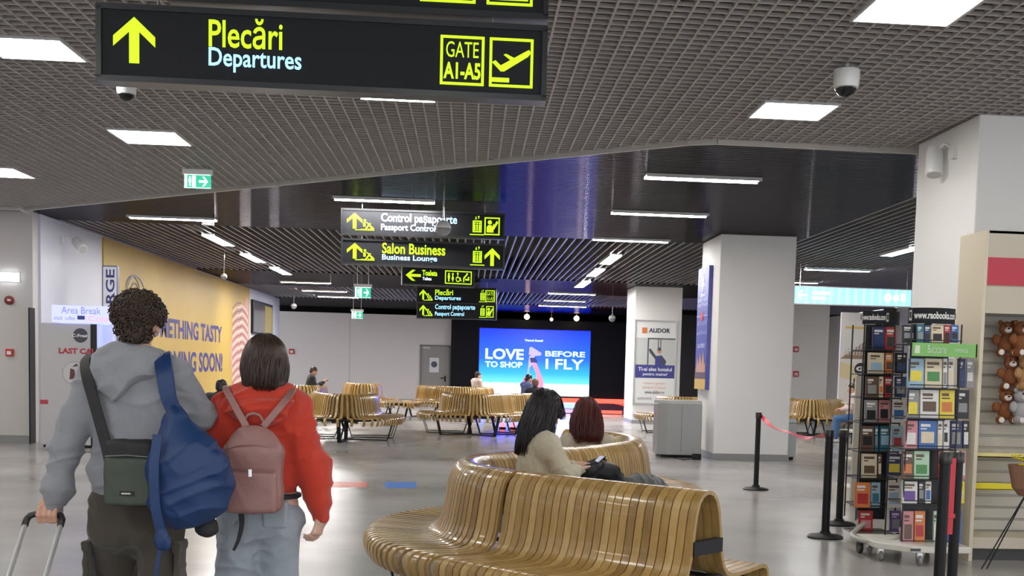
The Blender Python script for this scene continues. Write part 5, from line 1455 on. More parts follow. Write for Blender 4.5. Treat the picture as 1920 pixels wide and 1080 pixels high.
def hand_relaxed(side=1, curl=.5):
    "wrist at origin, fingers along -Z, palm towards -X*side (towards the body), thumb forward (+Y)"
    pr = [('ecap', 0, (0, 0, .03), (0, 0, -.01), (.022, .028, .03), (.018, .034, .03)), ('ecap', .02, (0, 0, -.02), (0, .002, -.075), (.016, .038, .02), (.014, .042, .02))]
    for i, (y, ln) in enumerate(((.032, .070), (.011, .080), (-.011, .074), (-.031, .058))):
        a = [0, y, -.085]; ang = .15; d = [a]
        for seg, fr in enumerate((.42, .33, .25)):
            ang += curl*(.55+.12*i)
            d.append([d[-1][0]-side*math.sin(ang)*ln*fr, d[-1][1]*1.0+(.002 if seg else 0), d[-1][2]-math.cos(ang)*ln*fr])
        r = .0088 if i < 3 else .0075
        for p, q, ra, rb in zip(d, d[1:], (r, r*.95, r*.88), (r*.95, r*.88, r*.75)): pr.append(('cap', .005 if p is not a else .010, p, q, ra, rb))
    pr += [('cap', .016, (0, .030, -.025), (-side*.016, .052, -.055), .014, .011), ('cap', .005, (-side*.016, .052, -.055), (-side*.022, .056, -.085), .0105, .0085)]
    return pr
def hand_grip():
    "fist round a bar along X at the origin, back of the hand up/away, fingers wrapping towards -Y; wrist at +Z"
    pr = [('ecap', 0, (0, .006, .085), (0, .012, .040), (.028, .020, .03), (.038, .018, .03)), ('ecap', .02, (-.002, .014, .045), (-.002, .018, .016), (.041, .016, .02), (.040, .014, .02))]
    for i, x in enumerate((-.033, -.011, .011, .031)):
        r = .0105 if i < 3 else .009
        ch = [(x, .014, .026), (x, -.018, .026), (x*1.0, -.027, .0), (x, -.010, -.024), (x, .008, -.022)]
        for p, q in zip(ch, ch[1:]): pr.append(('cap', .004, p, q, r, r*.95))
    pr += [('cap', .012, (.036, .018, .03), (.034, .030, -.004), .013, .0115), ('cap', .004, (.034, .030, -.004), (.012, .022, -.026), .011, .009)]
    return pr

# ---- hair helpers (head frame)
def strands(Mh, n, R, length, rnd, face=(.9, .55), wid=.0035, flare=.0, wave=.004, pinch=.0, cx=0, top=(.0, -.01, .02), thick=.012, lean=(0, 0)):
    "straight hair: thin tapering locks that follow the skull from a parting and then fall"
    mb = MB(); rx, ry, rz = R
    for k in range(n):
        phi = rnd.uniform(0, 2*PI)                       # 0 = right, pi/2 = front
        fr = math.cos(phi-PI/2)                          # 1 at the front
        if fr > face[0] and rnd.random() < .9: continue
        lay = rnd.uniform(.0, 1); e = 1+lay*thick/.1
        st = rnd.uniform(.05, .5) if rnd.random() < .6 else rnd.uniform(.5, 1.2)
        pts = []; th = st
        while th < 1.45:
            pts.append(Vector((cx+rx*e*math.sin(th)*math.cos(phi), ry*e*math.sin(th)*math.sin(phi), rz*e*math.cos(th)))); th += .28
        Lk = length*rnd.uniform(.82, 1.0)
        base = Vector((cx+rx*e*math.cos(phi), ry*e*math.sin(phi), rz*e*math.cos(1.5)))
        if fr > face[1]: Lk *= .2
        m = 7; ph = rnd.uniform(0, 6)
        for j in range(m+1):
            t = j/m; o = 1+flare*math.sin(t*PI*.8)-pinch*t*t
            pts.append(Vector((base.x*o+wave*math.sin(ph+5*t)+lean[0]*t, base.y*o+wave*math.cos(ph+4*t)+lean[1]*t, base.z-Lk*t)))
        N = len(pts); w_ = wid*rnd.uniform(.7, 1.4)
        mb.tube([p+Vector(top) for p in pts], [w_*(1-.75*(i/(N-1))**2) for i in range(N)], 4)
    mb.v = [tuple(Mh @ Vector(p)) for p in mb.v]
    return (np.array(mb.v), mb.f)
def curls(Mh, n, R, rnd, c=(0, -.01, .03), keep=None):
    mb = MB()
    for k in range(n):
        u = rnd.uniform(-.75, 1); phi = rnd.uniform(0, 2*PI); s_ = math.sqrt(1-u*u)
        d = Vector((s_*math.cos(phi), s_*math.sin(phi), u))
        if keep and not keep(d): continue
        p = Vector(c)+Vector((d.x*R[0], d.y*R[1], d.z*R[2]))
        a = d.orthogonal().normalized(); b = d.cross(a); r = rnd.uniform(.007, .013); tn = rnd.uniform(1.2, 2.2); L = rnd.uniform(.012, .03); ph = rnd.uniform(0, 6)
        a2 = (a*math.cos(ph)+b*math.sin(ph))
        ax = (d*.6+a2*rnd.uniform(-1, 1)).normalized(); u1 = ax.orthogonal().normalized(); u2 = ax.cross(u1)
        pts = []
        for j in range(11):
            t = j/10; an = t*tn*2*PI+ph
            pts.append(p+ax*(t-.3)*L+(u1*math.cos(an)+u2*math.sin(an))*r)
        mb.tube(pts, [.0048*(1-.5*abs(2*j/10-1)) for j in range(11)], 4)
    mb.v = [tuple(Mh @ Vector(p)) for p in mb.v]
    return (np.array(mb.v), mb.f)
def RM(loc, rx=0, ry=0, rz=0): return Matrix.Translation(Vector(loc)) @ Matrix.Rotation(rz, 4, 'Z') @ Matrix.Rotation(ry, 4, 'Y') @ Matrix.Rotation(rx, 4, 'X')
def mix(a, b, t): return tuple(a[i]+(b[i]-a[i])*t for i in range(3))
def v3(p, dx=0, dy=0, dz=0): return (p[0]+dx, p[1]+dy, p[2]+dz)
def shoe(prims, ank, dirv=(0, 1), s=1.0):
    x, y, z = ank; dx, dy = dirv
    prims += [('ecap', .02, (x-dx*.05, y-dy*.05, .045), (x+dx*.05, y+dy*.05, .045), (.042, .045, .045), (.048, .048, .040)), ('ecap', .02, (x+dx*.05, y+dy*.05, .042), (x+dx*.15, y+dy*.15, .034), (.048, .05, .038), (.044, .045, .030)), ('cut', 0, (0, 0, -1), -.004)]
    return prims

# ================================================================ the walking man
def cloth(n, c, **k): return mat(n, c, .85, noise=.10, nscale=35, bump=.25, bscale=320, sheen=.2, **k)
grey_h = cloth('hoodie_grey', (.255, .263, .285)); khaki = cloth('khaki_trousers', (.052, .043, .031)); red_h = cloth('hoodie_red', (.52, .038, .016)); jeans = cloth('jeans_pale', (.30, .34, .385))
rib_g = cloth('rib_grey', (.215, .222, .24)); hair_c = mat('hair_curly', (.040, .024, .015), .55, noise=.3, nscale=60); hair_b = mat('hair_brown', (.040, .023, .016), .45, noise=.3, nscale=40)
hair_k = mat('hair_black', (.012, .010, .011), .32, noise=.2, nscale=40); hair_r = mat('hair_red', (.085, .012, .010), .38, noise=.35, nscale=40)
strap_k = mat('strap_black', (.018, .018, .02), .7, bump=.2, bscale=400); shoe_w = mat('shoe_white', (.6, .6, .58), .5); shoe_k = mat('shoe_black', (.03, .03, .03), .5)
YM = 5.0
b0 = P(256, 700, YM)
f = Fig('person', 'young man with curly dark hair in a grey hoodie pulling a trolley case', 'person', (b0.x, YM, 0))
L = f.L
hc = L(258, 607, YM); nk = L(254, 660, YM)
shL, elL, wrL = L(180, 706, YM), L(124, 838, YM-.03), L(103, 940, YM-.05)
shR, elR, wrR = L(328, 706, YM), L(376, 782, YM+.12), L(424, 806, YM+.46)
hipz = L(255, 960, YM)[2]
cT, cB = L(256, 740, YM), L(256, 905, YM)
aL, aR = (-.10, .12, .09), (.13, -.12, .09)
kL, kR = (-.105, .10, .50), (.10, .0, .50)
# body (skin)
bp = [('ecap', 0, (0, 0, 1.32), (0, 0, 1.05), (.15, .09, .09), (.13, .09, .09)), ('ecap', .05, (0, 0, 1.0), (0, 0, .9), (.13, .09, .09), (.14, .09, .09)),
      ('cap', .04, nk, (0, .0, 1.36), .056, .06), ('cap', .04, mix(nk, hc, .55), nk, .055, .056), ('cap', .03, shL, elL, .045, .038), ('cap', .02, elL, wrL, .036, .026), ('cap', .03, shR, elR, .045, .038), ('cap', .02, elR, wrR, .036, .026),
      ('cap', .05, (-.09, 0, .9), kL, .075, .05), ('cap', .03, kL, aL, .05, .035), ('cap', .05, (.09, 0, .9), kR, .075, .05), ('cap', .03, kR, aR, .05, .035)]
gp = L(92, 966, YM-.06)
Mh = RM(hc, rx=-.10, rz=.06)
hand = hand_grip()
layers = [(bp, .012, None, 0)]+head_layers(Mh)+[(hand, .0035, RM(gp, rx=-.15, rz=0), 0), ([('cap', 0, v3(gp, 0, .012, .07), wrL, .026, .028)], .006, None, 0), (hand_relaxed(1), .004, RM(wrR, rx=1.2), 0)]
f.mesh('body', layers, [skin, eye_w, eye_d, lip])
# hair
rh = random.Random(5)
hp = [('ell', 0, (0, -.012, .036), (.088, .100, .082)), ('ell', .03, (0, -.060, -.025), (.066, .042, .070))]
for k in range(90):
    u = rh.uniform(-.35, 1); ph = rh.uniform(0, 2*PI); s_ = math.sqrt(1-u*u); hp.append(('ell', .012, (.090*s_*math.cos(ph), -.012+.100*s_*math.sin(ph), .036+.084*u), (.016, .016, .016)))
f.mesh('hair', [(hp, .006, Mh, 0), (curls(Mh, 800, (.097, .106, .090), rh, c=(.004, -.012, .038), keep=lambda d: d.z > -.42 and not (d.y > .55 and d.z < .35)), 0, None, 0), (curls(Mh, 110, (.066, .045, .07), rh, c=(0, -.06, -.03), keep=lambda d: d.y < .2), 0, None, 0)], [hair_c])
# hoodie
Zh = cB[2]
hd = [('ecap', 0, (0, 0, cT[2]-.02), (0, .0, cB[2]+.06), (.185, .112, .12), (.178, .118, .12)), ('ecap', .05, (-.01, 0, cB[2]+.05), (-.01, 0, cB[2]+.01), (.190, .125, .06), (.178, .116, .05)),
      ('cap', .07, (shL[0]+.035, 0, shL[2]+.0), (shR[0]-.035, 0, shR[2]+.0), .078, .078), ('cap', .06, (-.07, -.005, shL[2]+.055), (.07, -.005, shL[2]+.055), .058, .058),
      ('cap', .05, shL, mix(shL, elL, .6), .072, .064), ('cap', .03, mix(shL, elL, .6), elL, .064, .060), ('cap', .03, elL, mix(elL, wrL, .75), .060, .057), ('cap', .03, mix(elL, wrL, .72), mix(elL, wrL, .95), .058, .043),
      ('cap', .05, shR, elR, .070, .060), ('cap', .03, elR, wrR, .060, .045), ('cap', .02, v3(mix(elL, wrL, .66), .015, -.02, 0), v3(mix(elL, wrL, .70), -.01, -.03, 0), .035, .035),
      ('fold', 0, .010, 1.0, 1.0)]
f.mesh('hoodie', [(hd, .0075, None, 0)], [grey_h])
# ribbed cuff and hem
rb = [('ecap', 0, (-.01, 0, cB[2]+.0), (-.01, 0, cB[2]-.052), (.172, .112, .02), (.168, .110, .02)), ('fold', 0, .003, 2.0, 0.3)]
f.mesh('hem_band', [(rb, .0065, None, 0)], [rib_g])
f.mesh('cuff', [([('cap', 0, mix(elL, wrL, .92), mix(elL, wrL, 1.10), .038, .036), ('fold', 0, .002, 3.0, 0.3)], .005, None, 0)], [rib_g])
# hood lying on the back
hz = shL[2]
hood = [('ecap', 0, (-.085, -.06, hz+.075), (.065, -.06, hz+.075), (.05, .05, .042), (.05, .05, .042)), ('ecap', .05, (-.10, -.075, hz+.04), (.06, -.075, hz+.04), (.052, .045, .05), (.055, .045, .05)),
        ('ecap', .05, (-.055, -.105, hz+.02), (-.06, -.125, hz-.045), (.105, .032, .05), (.050, .026, .035)), ('ecap', .04, (-.06, -.125, hz-.04), (-.065, -.13, hz-.068), (.045, .022, .03), (.018, .014, .015)),
        ('cap', .04, (-.09, -.04, hz+.09), (-.07, .05, hz+.085), .035, .03), ('cap', .04, (.075, -.04, hz+.09), (.06, .05, hz+.085), .035, .03), ('ecap', .03, (-.07, -.07, hz+.105), (.05, -.07, hz+.105), (.03, .028, .03), (.03, .028, .03)), ('fold', 0, .011, 1.1, 2.2)]
f.mesh('hood', [(hood, .006, None, 0)], [grey_h])
# trousers
tr = [('ecap', 0, (-.005, 0, hipz+.05), (-.005, 0, hipz-.06), (.172, .118, .08), (.178, .130, .09)), ('ecap', .05, (-.092, .0, hipz-.08), kL, (.098, .11, .10), (.082, .085, .08)), ('ecap', .04, (.088, .0, hipz-.08), kR, (.098, .11, .10), (.082, .085, .08)),
      ('cap', .04, kL, v3(aL, 0, 0, .04), .080, .068), ('cap', .04, kR, v3(aR, 0, 0, .04), .080, .068), ('fold', 0, .013, .9, 3.1)]
f.mesh('trousers', [(tr, .009, None, 0)], [khaki])
for sx, zz in ((-.183, 0), (.182, 0)):
    pk = [('box', 0, (sx, -.02, hipz-.20), (.012, .07, .085), .01), ('box', .004, (sx, -.02, hipz-.135), (.017, .074, .022), .008), ('fold', 0, .004, 1.5, 1)]
    f.mesh('cargo_pocket', [(pk, .006, None, 0)], [khaki])
f.mesh('shoe', [(shoe([], aL), .007, None, 0)], [shoe_w]); f.mesh('shoe', [(shoe([], aR), .007, None, 0)], [shoe_w])

# satchel (own thing) with its strap
bag = Fig('shoulder_bag', 'small black and olive green messenger bag across the back of the man in grey', 'bag', tuple(P(245, 885, YM-.2)))
Lb = bag.L
c0 = Lb(246, 886, YM-.205)
bw, bh = .098, .132
bag.mesh('bag_body', [([('box', 0, c0, (bw, .045, bh), .028), ('fold', 0, .003, 1, 0)], .005, None, 0)], [mat('satchel_black', (.012, .013, .014), .6, bump=.3, bscale=300)])
bag.mesh('front_pocket', [([('box', 0, v3(c0, 0, -.042, -.032), (bw*.94, .018, bh*.72), .014), ('fold', 0, .0025, 1, 0)], .0045, None, 0)], [mat('satchel_green', (.050, .068, .048), .6, bump=.25, bscale=300)])
m = MB(); y = c0[1]-.062
m.tube([v3(c0, -bw*.86, -.055, .068), v3(c0, 0, -.058, .074), v3(c0, bw*.86, -.055, .068)], .0035, 6); bag.mb('zip', m, mat('zip_metal', (.12, .12, .12), .3, metal=.6))
m = MB(); m.box((c0[0]-.028, y-.001, c0[2]-.088), (c0[0]+.028, y+.004, c0[2]-.068), 0); m.box((c0[0]-.02, y-.0025, c0[2]-.081), (c0[0]+.015, y, c0[2]-.075), 1); bag.mb('badge', m, [strap_k, mat('badge_pale', (.55, .55, .5), .4)], smooth=False)
m = MB(); ribbon(m, [Lb(172, 664, YM+.03), Lb(160, 678, YM-.06), Lb(163, 705, YM-.130), Lb(174, 745, YM-.142), Lb(188, 795, YM-.140), Lb(200, 840, YM-.155), Lb(207, 872, YM-.20)], .046, .005, [(-.2, 0, 1), (-.3, -.7, .6), (0, -1, .2), (0, -1, 0), (0, -1, 0), (0, -1, 0), (0, -1, 0)])
bag.mb('shoulder_strap', m, strap_k)
# blue backpack hanging from the right shoulder
bk = Fig('backpack', 'limp bright blue backpack hanging off the right shoulder of the man in grey', 'bag', tuple(P(358, 985, YM-.25)))
Lk = bk.L; blue = mat('backpack_blue', (.006, .034, .125), .5, noise=.15, nscale=12, bump=.2, bscale=260)
bpz = [('ecap', 0, Lk(330, 790, YM-.21), Lk(348, 860, YM-.23), (.055, .045, .05), (.125, .085, .12)), ('ecap', .08, Lk(345, 880, YM-.24), Lk(352, 915, YM-.24), (.135, .095, .14), (.140, .10, .14)), ('ell', .06, Lk(395, 905, YM-.22), (.085, .075, .125)),
       ('ell', .05, Lk(335, 935, YM-.24), (.105, .09, .11)), ('ell', .03, Lk(404, 880, YM-.29), (.055, .03, .07)), ('cap', .04, Lk(330, 765, YM-.18), Lk(333, 800, YM-.2), .026, .036), ('fold', 0, .010, .8, 4.1)]
bk.mesh('bag_body', [(bpz, .0075, None, 0)], [blue])
m = MB(); ribbon(m, [Lk(300, 664, YM+.04), Lk(304, 668, YM-.05), Lk(309, 700, YM-.135), Lk(315, 740, YM-.15), Lk(326, 772, YM-.20)], lambda t: .078-.016*t, .010, [(0, 0, 1), (0, -.6, .8), (0, -1, .2), (0, -1, 0), (0, -1, 0)]); bk.mb('shoulder_strap', m, blue)
m = MB(); ribbon(m, [Lk(296, 815, YM-.33), Lk(289, 880, YM-.35), Lk(292, 950, YM-.345), Lk(302, 1000, YM-.33), Lk(306, 1032, YM-.32)], .040, .006, (0, -1, 0)); bk.mb('compression_strap', m, blue)
m = MB(); ribbon(m, [Lk(309, 990, YM-.335), Lk(298, 1040, YM-.33), Lk(291, 1090, YM-.33)], .016, .004, (0, -1, 0)); bk.mb('hanging_strap', m, blue)
bk.mesh('knot', [([('ell', 0, Lk(303, 1010, YM-.335), (.030, .014, .045)), ('ell', .01, Lk(312, 1018, YM-.335), (.020, .014, .028)), ('fold', 0, .004, 2, 1)], .005, None, 0)], [blue])
bk.mesh('shaded_base', [([('ell', 0, Lk(388, 988, YM-.17), (.045, .05, .045)), ('fold', 0, .006, 1.5, 1)], .006, None, 0)], [strap_k])  # shadow on the backpack base, put in as a black part

# trolley case
x0, x1 = P(53, 980, YM-.06).x, P(119, 980, YM-.06).x; gz = gp[2]
gw = f.M @ Vector(gp); gx, gy, gz = gw
tc_ = thing('trolley_case', 'black trolley suitcase with a silver telescopic handle in the left hand of the man', 'suitcase', ((x0+x1)/2, gy-.75, 0))
m = MB(); dv = Vector((0, -.70, -.72)).normalized()
m.tube([Vector((x0, gy, gz))+dv*.055, Vector((x0, gy, gz))+dv*.02, (x0+.008, gy, gz-.002), (x0+.028, gy, gz+.004), (gx, gy, gz+.004), (x1-.028, gy, gz+.004), (x1-.008, gy, gz-.002), Vector((x1, gy, gz))+dv*.02, Vector((x1, gy, gz))+dv*.055], .0135, 12)
m.build('grip', mat('grip_black', (.02, .02, .02), .45), tc_, smooth='all')
pole_m = mat('pole_silver', (.72, .72, .71), .3, metal=.6)
for x in (x0, x1):
    m = MB(); a = Vector((x, gy, gz))+dv*.05; m.tube([a, a+dv*.48], .010, 10); m.build('telescopic_tube', pole_m, tc_, smooth=True)
top = Vector(((x0+x1)/2, gy, gz))+dv*.52
Mx = Matrix.Translation(top) @ Matrix.Rotation(math.radians(-45), 4, 'X')
m = MB(); m.box((-.19, -.20, -.44), (.19, .02, .0), M=Mx); m.build('shell', mat('case_black', (.02, .02, .024), .5, bump=.2), tc_, bevel=.03)
for sx in (-.15, .15):
    q = Mx @ Vector((sx, -.0, -.46)); m = MB(); m.lathe(q, [(.035, -.014), (.038, 0), (.035, .014)], 16, ax='x'); m.build('wheel', rack_m, tc_, smooth=True)

# ================================================================ the walking woman
YW = 5.2
b0 = P(492, 700, YW)
f = Fig('person', 'young woman with straight brown hair in a red hoodie and pale jeans', 'person', (b0.x, YW, 0)); L = f.L
hc = L(498, 680, YW); nk = L(495, 720, YW)
shR, elR, wrR = L(553, 765, YW), L(587, 880, YW-.03), L(604, 963, YW-.02)
shL, elL, wrL = L(428, 765, YW), L(403, 860, YW+.0), L(412, 940, YW+.10)
cT, cB = L(490, 790, YW), L(488, 905, YW); hipz = L(488, 960, YW)[2]
aL, aR = (-.13, -.08, .09), (.07, .10, .09); kL, kR = (-.115, .02, .46), (.075, .06, .46)
bp = [('ecap', 0, (0, 0, 1.2), (0, 0, .9), (.13, .08, .09), (.14, .09, .09)), ('cap', .04, nk, (0, 0, 1.24), .048, .055), ('cap', .03, hc, nk, .05, .048),
      ('cap', .03, shL, elL, .04, .033), ('cap', .02, elL, wrL, .032, .023), ('cap', .03, shR, elR, .04, .033), ('cap', .02, elR, wrR, .032, .023),
      ('cap', .05, (-.085, 0, .82), kL, .075, .05), ('cap', .03, kL, aL, .048, .034), ('cap', .05, (.085, 0, .82), kR, .075, .05), ('cap', .03, kR, aR, .048, .034)]
Mh = RM(hc, rx=-.05, rz=.04)
f.mesh('body', [(bp, .012, None, 0)]+head_layers(Mh, sc=.95)+[(hand_relaxed(1, .55), .0035, RM(v3(wrR, 0, 0, -.012), rx=-.15, rz=-.5, ry=.25) @ Matrix.Scale(.9, 4), 0), (hand_relaxed(-1, .4), .005, RM(v3(wrL, 0, 0, -.012)) @ Matrix.Scale(.9, 4), 0)], [skin2, eye_w, eye_d, lip])
rh = random.Random(8)
hb = [('ell', 0, (0, -.008, .022), (.086, .098, .096)), ('ecap', .05, (0, -.03, 0), (0, -.05, -.09), (.092, .075, .09), (.094, .055, .05)), ('cut', 0, (0, .8, -.5), .075)]
f.mesh('hair', [(hb, .006, Mh, 0), (strands(Mh, 1100, (.083, .094, .095), .155, rh, flare=.13, pinch=.22, lean=(0, -.02)), 0, None, 0)], [hair_b])
hz = shR[2]
hd = [('ecap', 0, (0, 0, cT[2]), (0, 0, cB[2]+.05), (.165, .105, .11), (.165, .112, .11)), ('ecap', .05, (0, 0, cB[2]+.05), (0, 0, cB[2]+.0), (.172, .118, .05), (.155, .105, .05)),
      ('cap', .07, (shL[0]+.03, 0, hz), (shR[0]-.03, 0, hz), .075, .075), ('cap', .06, (-.06, -.005, hz+.05), (.06, -.005, hz+.05), .052, .052),
      ('cap', .05, shR, elR, .070, .068), ('cap', .04, elR, mix(elR, wrR, .8), .068, .052), ('cap', .02, mix(elR, wrR, .8), wrR, .050, .036), ('cap', .05, shL, elL, .070, .066), ('cap', .04, elL, wrL, .064, .038), ('fold', 0, .012, .9, 5.0)]
f.mesh('hoodie', [(hd, .0075, None, 0)], [red_h])
f.mesh('hem_band', [([('ecap', 0, (0, 0, cB[2]-.005), (0, 0, cB[2]-.035), (.152, .102, .02), (.150, .100, .02)), ('fold', 0, .003, 2.2, 0)], .006, None, 0)], [red_h])
f.mesh('cuff', [([('cap', 0, mix(elR, wrR, .94), mix(elR, wrR, 1.07), .033, .030), ('fold', 0, .002, 3, 0)], .005, None, 0)], [red_h])
hood = [('ecap', 0, (-.085, -.055, hz+.055), (.085, -.055, hz+.055), (.055, .055, .05), (.055, .055, .05)), ('ecap', .05, (-.06, -.10, hz+.01), (.06, -.10, hz+.005), (.07, .035, .05), (.07, .035, .045)), ('ecap', .04, (0, -.115, hz-.02), (.01, -.12, hz-.05), (.085, .03, .04), (.055, .022, .03)),
        ('cap', .04, (-.10, -.03, hz+.065), (-.08, .06, hz+.06), .042, .035), ('cap', .04, (.10, -.03, hz+.065), (.08, .06, hz+.06), .042, .035), ('fold', 0, .016, 1.0, 7.0)]
f.mesh('hood', [(hood, .006, None, 0)], [red_h])
tr = [('ecap', 0, (0, 0, cB[2]-.02), (0, 0, hipz-.04), (.150, .105, .06), (.172, .128, .09)), ('ecap', .05, (-.088, 0, hipz-.06), kL, (.092, .11, .10), (.080, .085, .08)), ('ecap', .04, (.085, 0, hipz-.06), kR, (.092, .11, .10), (.080, .085, .08)),
      ('cap', .04, kL, v3(aL, 0, 0, .03), .080, .078), ('cap', .04, kR, v3(aR, 0, 0, .03), .080, .078), ('fold', 0, .010, .9, 1.5)]
f.mesh('jeans', [(tr, .008, None, 0)], [jeans])
for sx in (-.075, .078):
    f.mesh('back_pocket', [([('box', 0, (sx, -.118, hipz+.005), (.052, .012, .058), .008)], .006, None, 0)], [jeans])
m = MB(); m.tube([(.162*math.cos(a), .112*math.sin(a), cB[2]-.052) for a in np.linspace(0, 2*PI, 30)], .012, 6); f.mb('belt', m, strap_k)
f.mesh('shoe', [(shoe([], aL), .007, None, 0)], [shoe_w]); f.mesh('shoe', [(shoe([], aR), .007, None, 0)], [shoe_w])
# pink backpack
pk = Fig('backpack', 'dusty pink leather backpack on the back of the woman in red', 'bag', tuple(P(476, 958, YW-.2))); Lp = pk.L
pink = mat('pink_leather', (.30, .155, .14), .42, noise=.08, nscale=14, bump=.15, bscale=120); pink_d = mat('pink_seam', (.26, .12, .11), .5)
c0 = Lp(475, 884, YW-.20); hw = .118; hh = .150
body = [('box', 0, v3(c0, 0, 0, -.025), (hw+.004, .058, hh), .04), ('ecap', .03, v3(c0, 0, 0, hh-.07), v3(c0, 0, 0, hh-.03), (hw, .055, .07), (hw*.86, .050, .075)), ('fold', 0, .004, .9, 2)]
pk.mesh('bag_body', [(body, .006, None, 0)], [pink])
pk.mesh('front_pocket', [([('box', 0, v3(c0, 0, -.050, -.082), (hw*.92, .022, .088), .02), ('fold', 0, .003, .9, 2)], .005, None, 0)], [pink])
m = MB()
for zz, bow, ww, yy in ((.0+.012, .004, hw*.88, -.072), (.095, .02, hw*.86, -.062)):
    m.tube([v3(c0, ww*(t/5-1), yy+.008*abs(t/5-1)**2, zz+bow*(1-(t/5-1)**2)) for t in range(11)], .0028, 6)
pk.mb('zip', m, pink_d)
m = MB(); m.cbox(v3(c0, -.0, -.073, .0), (.014, .004, .03)); m.cbox(v3(c0, hw+.0, -.02, .06), (.006, .012, .03)); pk.mb('zip_pull', m, chrome, smooth=False)
m = MB(); ht = Lp(475, 775, YW-.16)
m.tube([Lp(455, 806, YW-.17), Lp(456, 790, YW-.17), Lp(465, 778, YW-.175), Lp(476, 775, YW-.18), Lp(487, 779, YW-.175), Lp(495, 792, YW-.17), Lp(496, 808, YW-.17)], .0065, 8); pk.mb('carry_handle', m, pink)
for (a, b, c_) in (((424, 733), (440, 760), (462, 800)), ((548, 737), (528, 760), (494, 800))):
    m = MB(); sg = 1 if a[0] > 480 else -1
    ribbon(m, [Lp(a[0]-8*sg, a[1]-8, YW+.05), Lp(a[0], a[1]-4, YW-.07), Lp(b[0], b[1], YW-.165), Lp(c_[0], c_[1], YW-.180)], .030, .006, [(0, .2, 1), (0, -.5, .8), (0, -1, .3), (0, -1, .2)]); pk.mb('shoulder_strap', m, pink)
m = MB(); ribbon(m, [Lp(452, 955, YW-.2), Lp(453, 985, YW-.2), Lp(447, 1012, YW-.2), Lp(438, 1032, YW-.2)], lambda t: .026-.014*t, .004, (0, -1, 0)); pk.mb('hanging_strap', m, strap_k)

# ================================================================ seated people
def seated(loc, rz, label, top, legs, hairm, skinm=skin, top_z=1.30, lean=.06, pitch=.35, hair='short', vox=.012, shoes=shoe_k, hand_z=.70, hands_y=.30, sleeve=None, turn=0, arms=None, seat=.47, knee=.44, n_str=600, strl=.2, hv=.008, drop=.275):
    f = Fig('person', label, 'person', loc, rz)
    zh = top_z-.115; zs = top_z-drop
    ch = (0, lean, zs-.16); pv = (0, 0, seat+.10)
    sh = [(-.165, lean, zs), (.165, lean, zs)]
    el = [(-.21, lean+.08, zs-.26), (.21, lean+.08, zs-.26)]; wr = [(-.08, hands_y, hand_z), (.08, hands_y, hand_z)]
    if arms: el, wr = arms
    kn = [(-.11, knee, seat+.05), (.11, knee, seat+.05)]; an = [(-.12, knee+.04, .09), (.12, knee+.04, .09)]
    hc = (0, lean+.055, zh)
    Mh = RM(hc, rx=-pitch, rz=turn)
    bp = [('ecap', 0, (0, lean, zs-.05), pv, (.13, .09, .09), (.14, .11, .09)), ('cap', .04, (0, lean+.01, zs+.03), v3(hc, 0, -.02, -.05), .055, .048)]
    for i in (0, 1):
        bp += [('cap', .03, sh[i], el[i], .042, .035), ('cap', .02, el[i], wr[i], .034, .024), ('cap', .05, (-.085 if i == 0 else .085, .03, seat+.07), kn[i], .08, .055), ('cap', .03, kn[i], an[i], .05, .035)]
    HL = []
    for i in (0, 1):
        d = (Vector(wr[i])-Vector(el[i])).normalized(); q = Vector((0, 0, -1)).rotation_difference(d).to_matrix().to_4x4()
        HL.append((hand_relaxed(1 if i == 0 else -1, .45), .004 if vox < .014 else .008, Matrix.Translation(Vector(wr[i])) @ q @ Matrix.Scale(.92, 4), 0))
    f.mesh('body', [(bp, vox, None, 0)]+head_layers(Mh, sc=.96, vox=hv)+HL, [skinm, eye_w, eye_d, lip])
    tp = [('ecap', 0, (0, lean, zs-.06), (0, .0, seat+.16), (.165, .115, .10), (.165, .13, .10)), ('cap', .06, (sh[0][0]+.02, lean, zs), (sh[1][0]-.02, lean, zs), .068, .068), ('cap', .04, (0, lean, zs+.0), (0, lean+.01, zs+.05), .07, .062)]
    for i in (0, 1): tp += [('cap', .05, sh[i], el[i], .066, .060), ('cap', .03, el[i], mix(el[i], wr[i], .93), .058, .040)]
    tp.append(('fold', 0, .011, .9, 2.0+loc[0]))
    f.mesh('jacket', [(tp, vox*.8, None, 0)], [top])
    lp = [('ecap', 0, pv, (0, .05, seat+.09), (.165, .14, .09), (.165, .14, .09))]
    for i in (0, 1): lp += [('cap', .05, (-.09 if i == 0 else .09, .05, seat+.08), kn[i], .092, .072), ('cap', .03, kn[i], v3(an[i], 0, 0, .03), .070, .056)]
    lp.append(('fold', 0, .008, .9, 1)); f.mesh('trousers', [(lp, vox, None, 0)], [legs])
    for i in (0, 1): f.mesh('shoe', [(shoe([], an[i]), .009, None, 0)], [shoes])
    rh = random.Random(int(abs(loc[0]*31+loc[1]*7)))
    if hair == 'short':
        f.mesh('hair', [([('ell', 0, (0, -.018, .035), (.080, .092, .084)), ('ell', .02, (0, -.055, -.02), (.066, .045, .06)), ('cut', 0, (0, .8, -.6), .052)], hv, Mh, 0)], [hairm])
    else:
        bl = strl
        # long hair hangs straight down whatever the tilt of the head
        Mv = RM(hc, rx=-pitch*(.38 if pitch > .5 else .75), rz=turn)
        hb = [('ell', 0, (0, -.01, .025), (.086, .098, .094)), ('ecap', .05, (0, -.03, .0), (0, -.035, -bl*.72), (.092, .078, .09), (.096, .060, .06)), ('cut', 0, (0, .92, -.35), .046)]
        f.mesh('hair', [(hb, .007, Mv, 0), (strands(Mv, n_str, (.086, .098, .095), bl*1.06, rh, face=(.60, .38), flare=(.16 if pitch > .5 else .34), wave=.009, thick=.02), 0, None, 0)], [hairm])
    return f
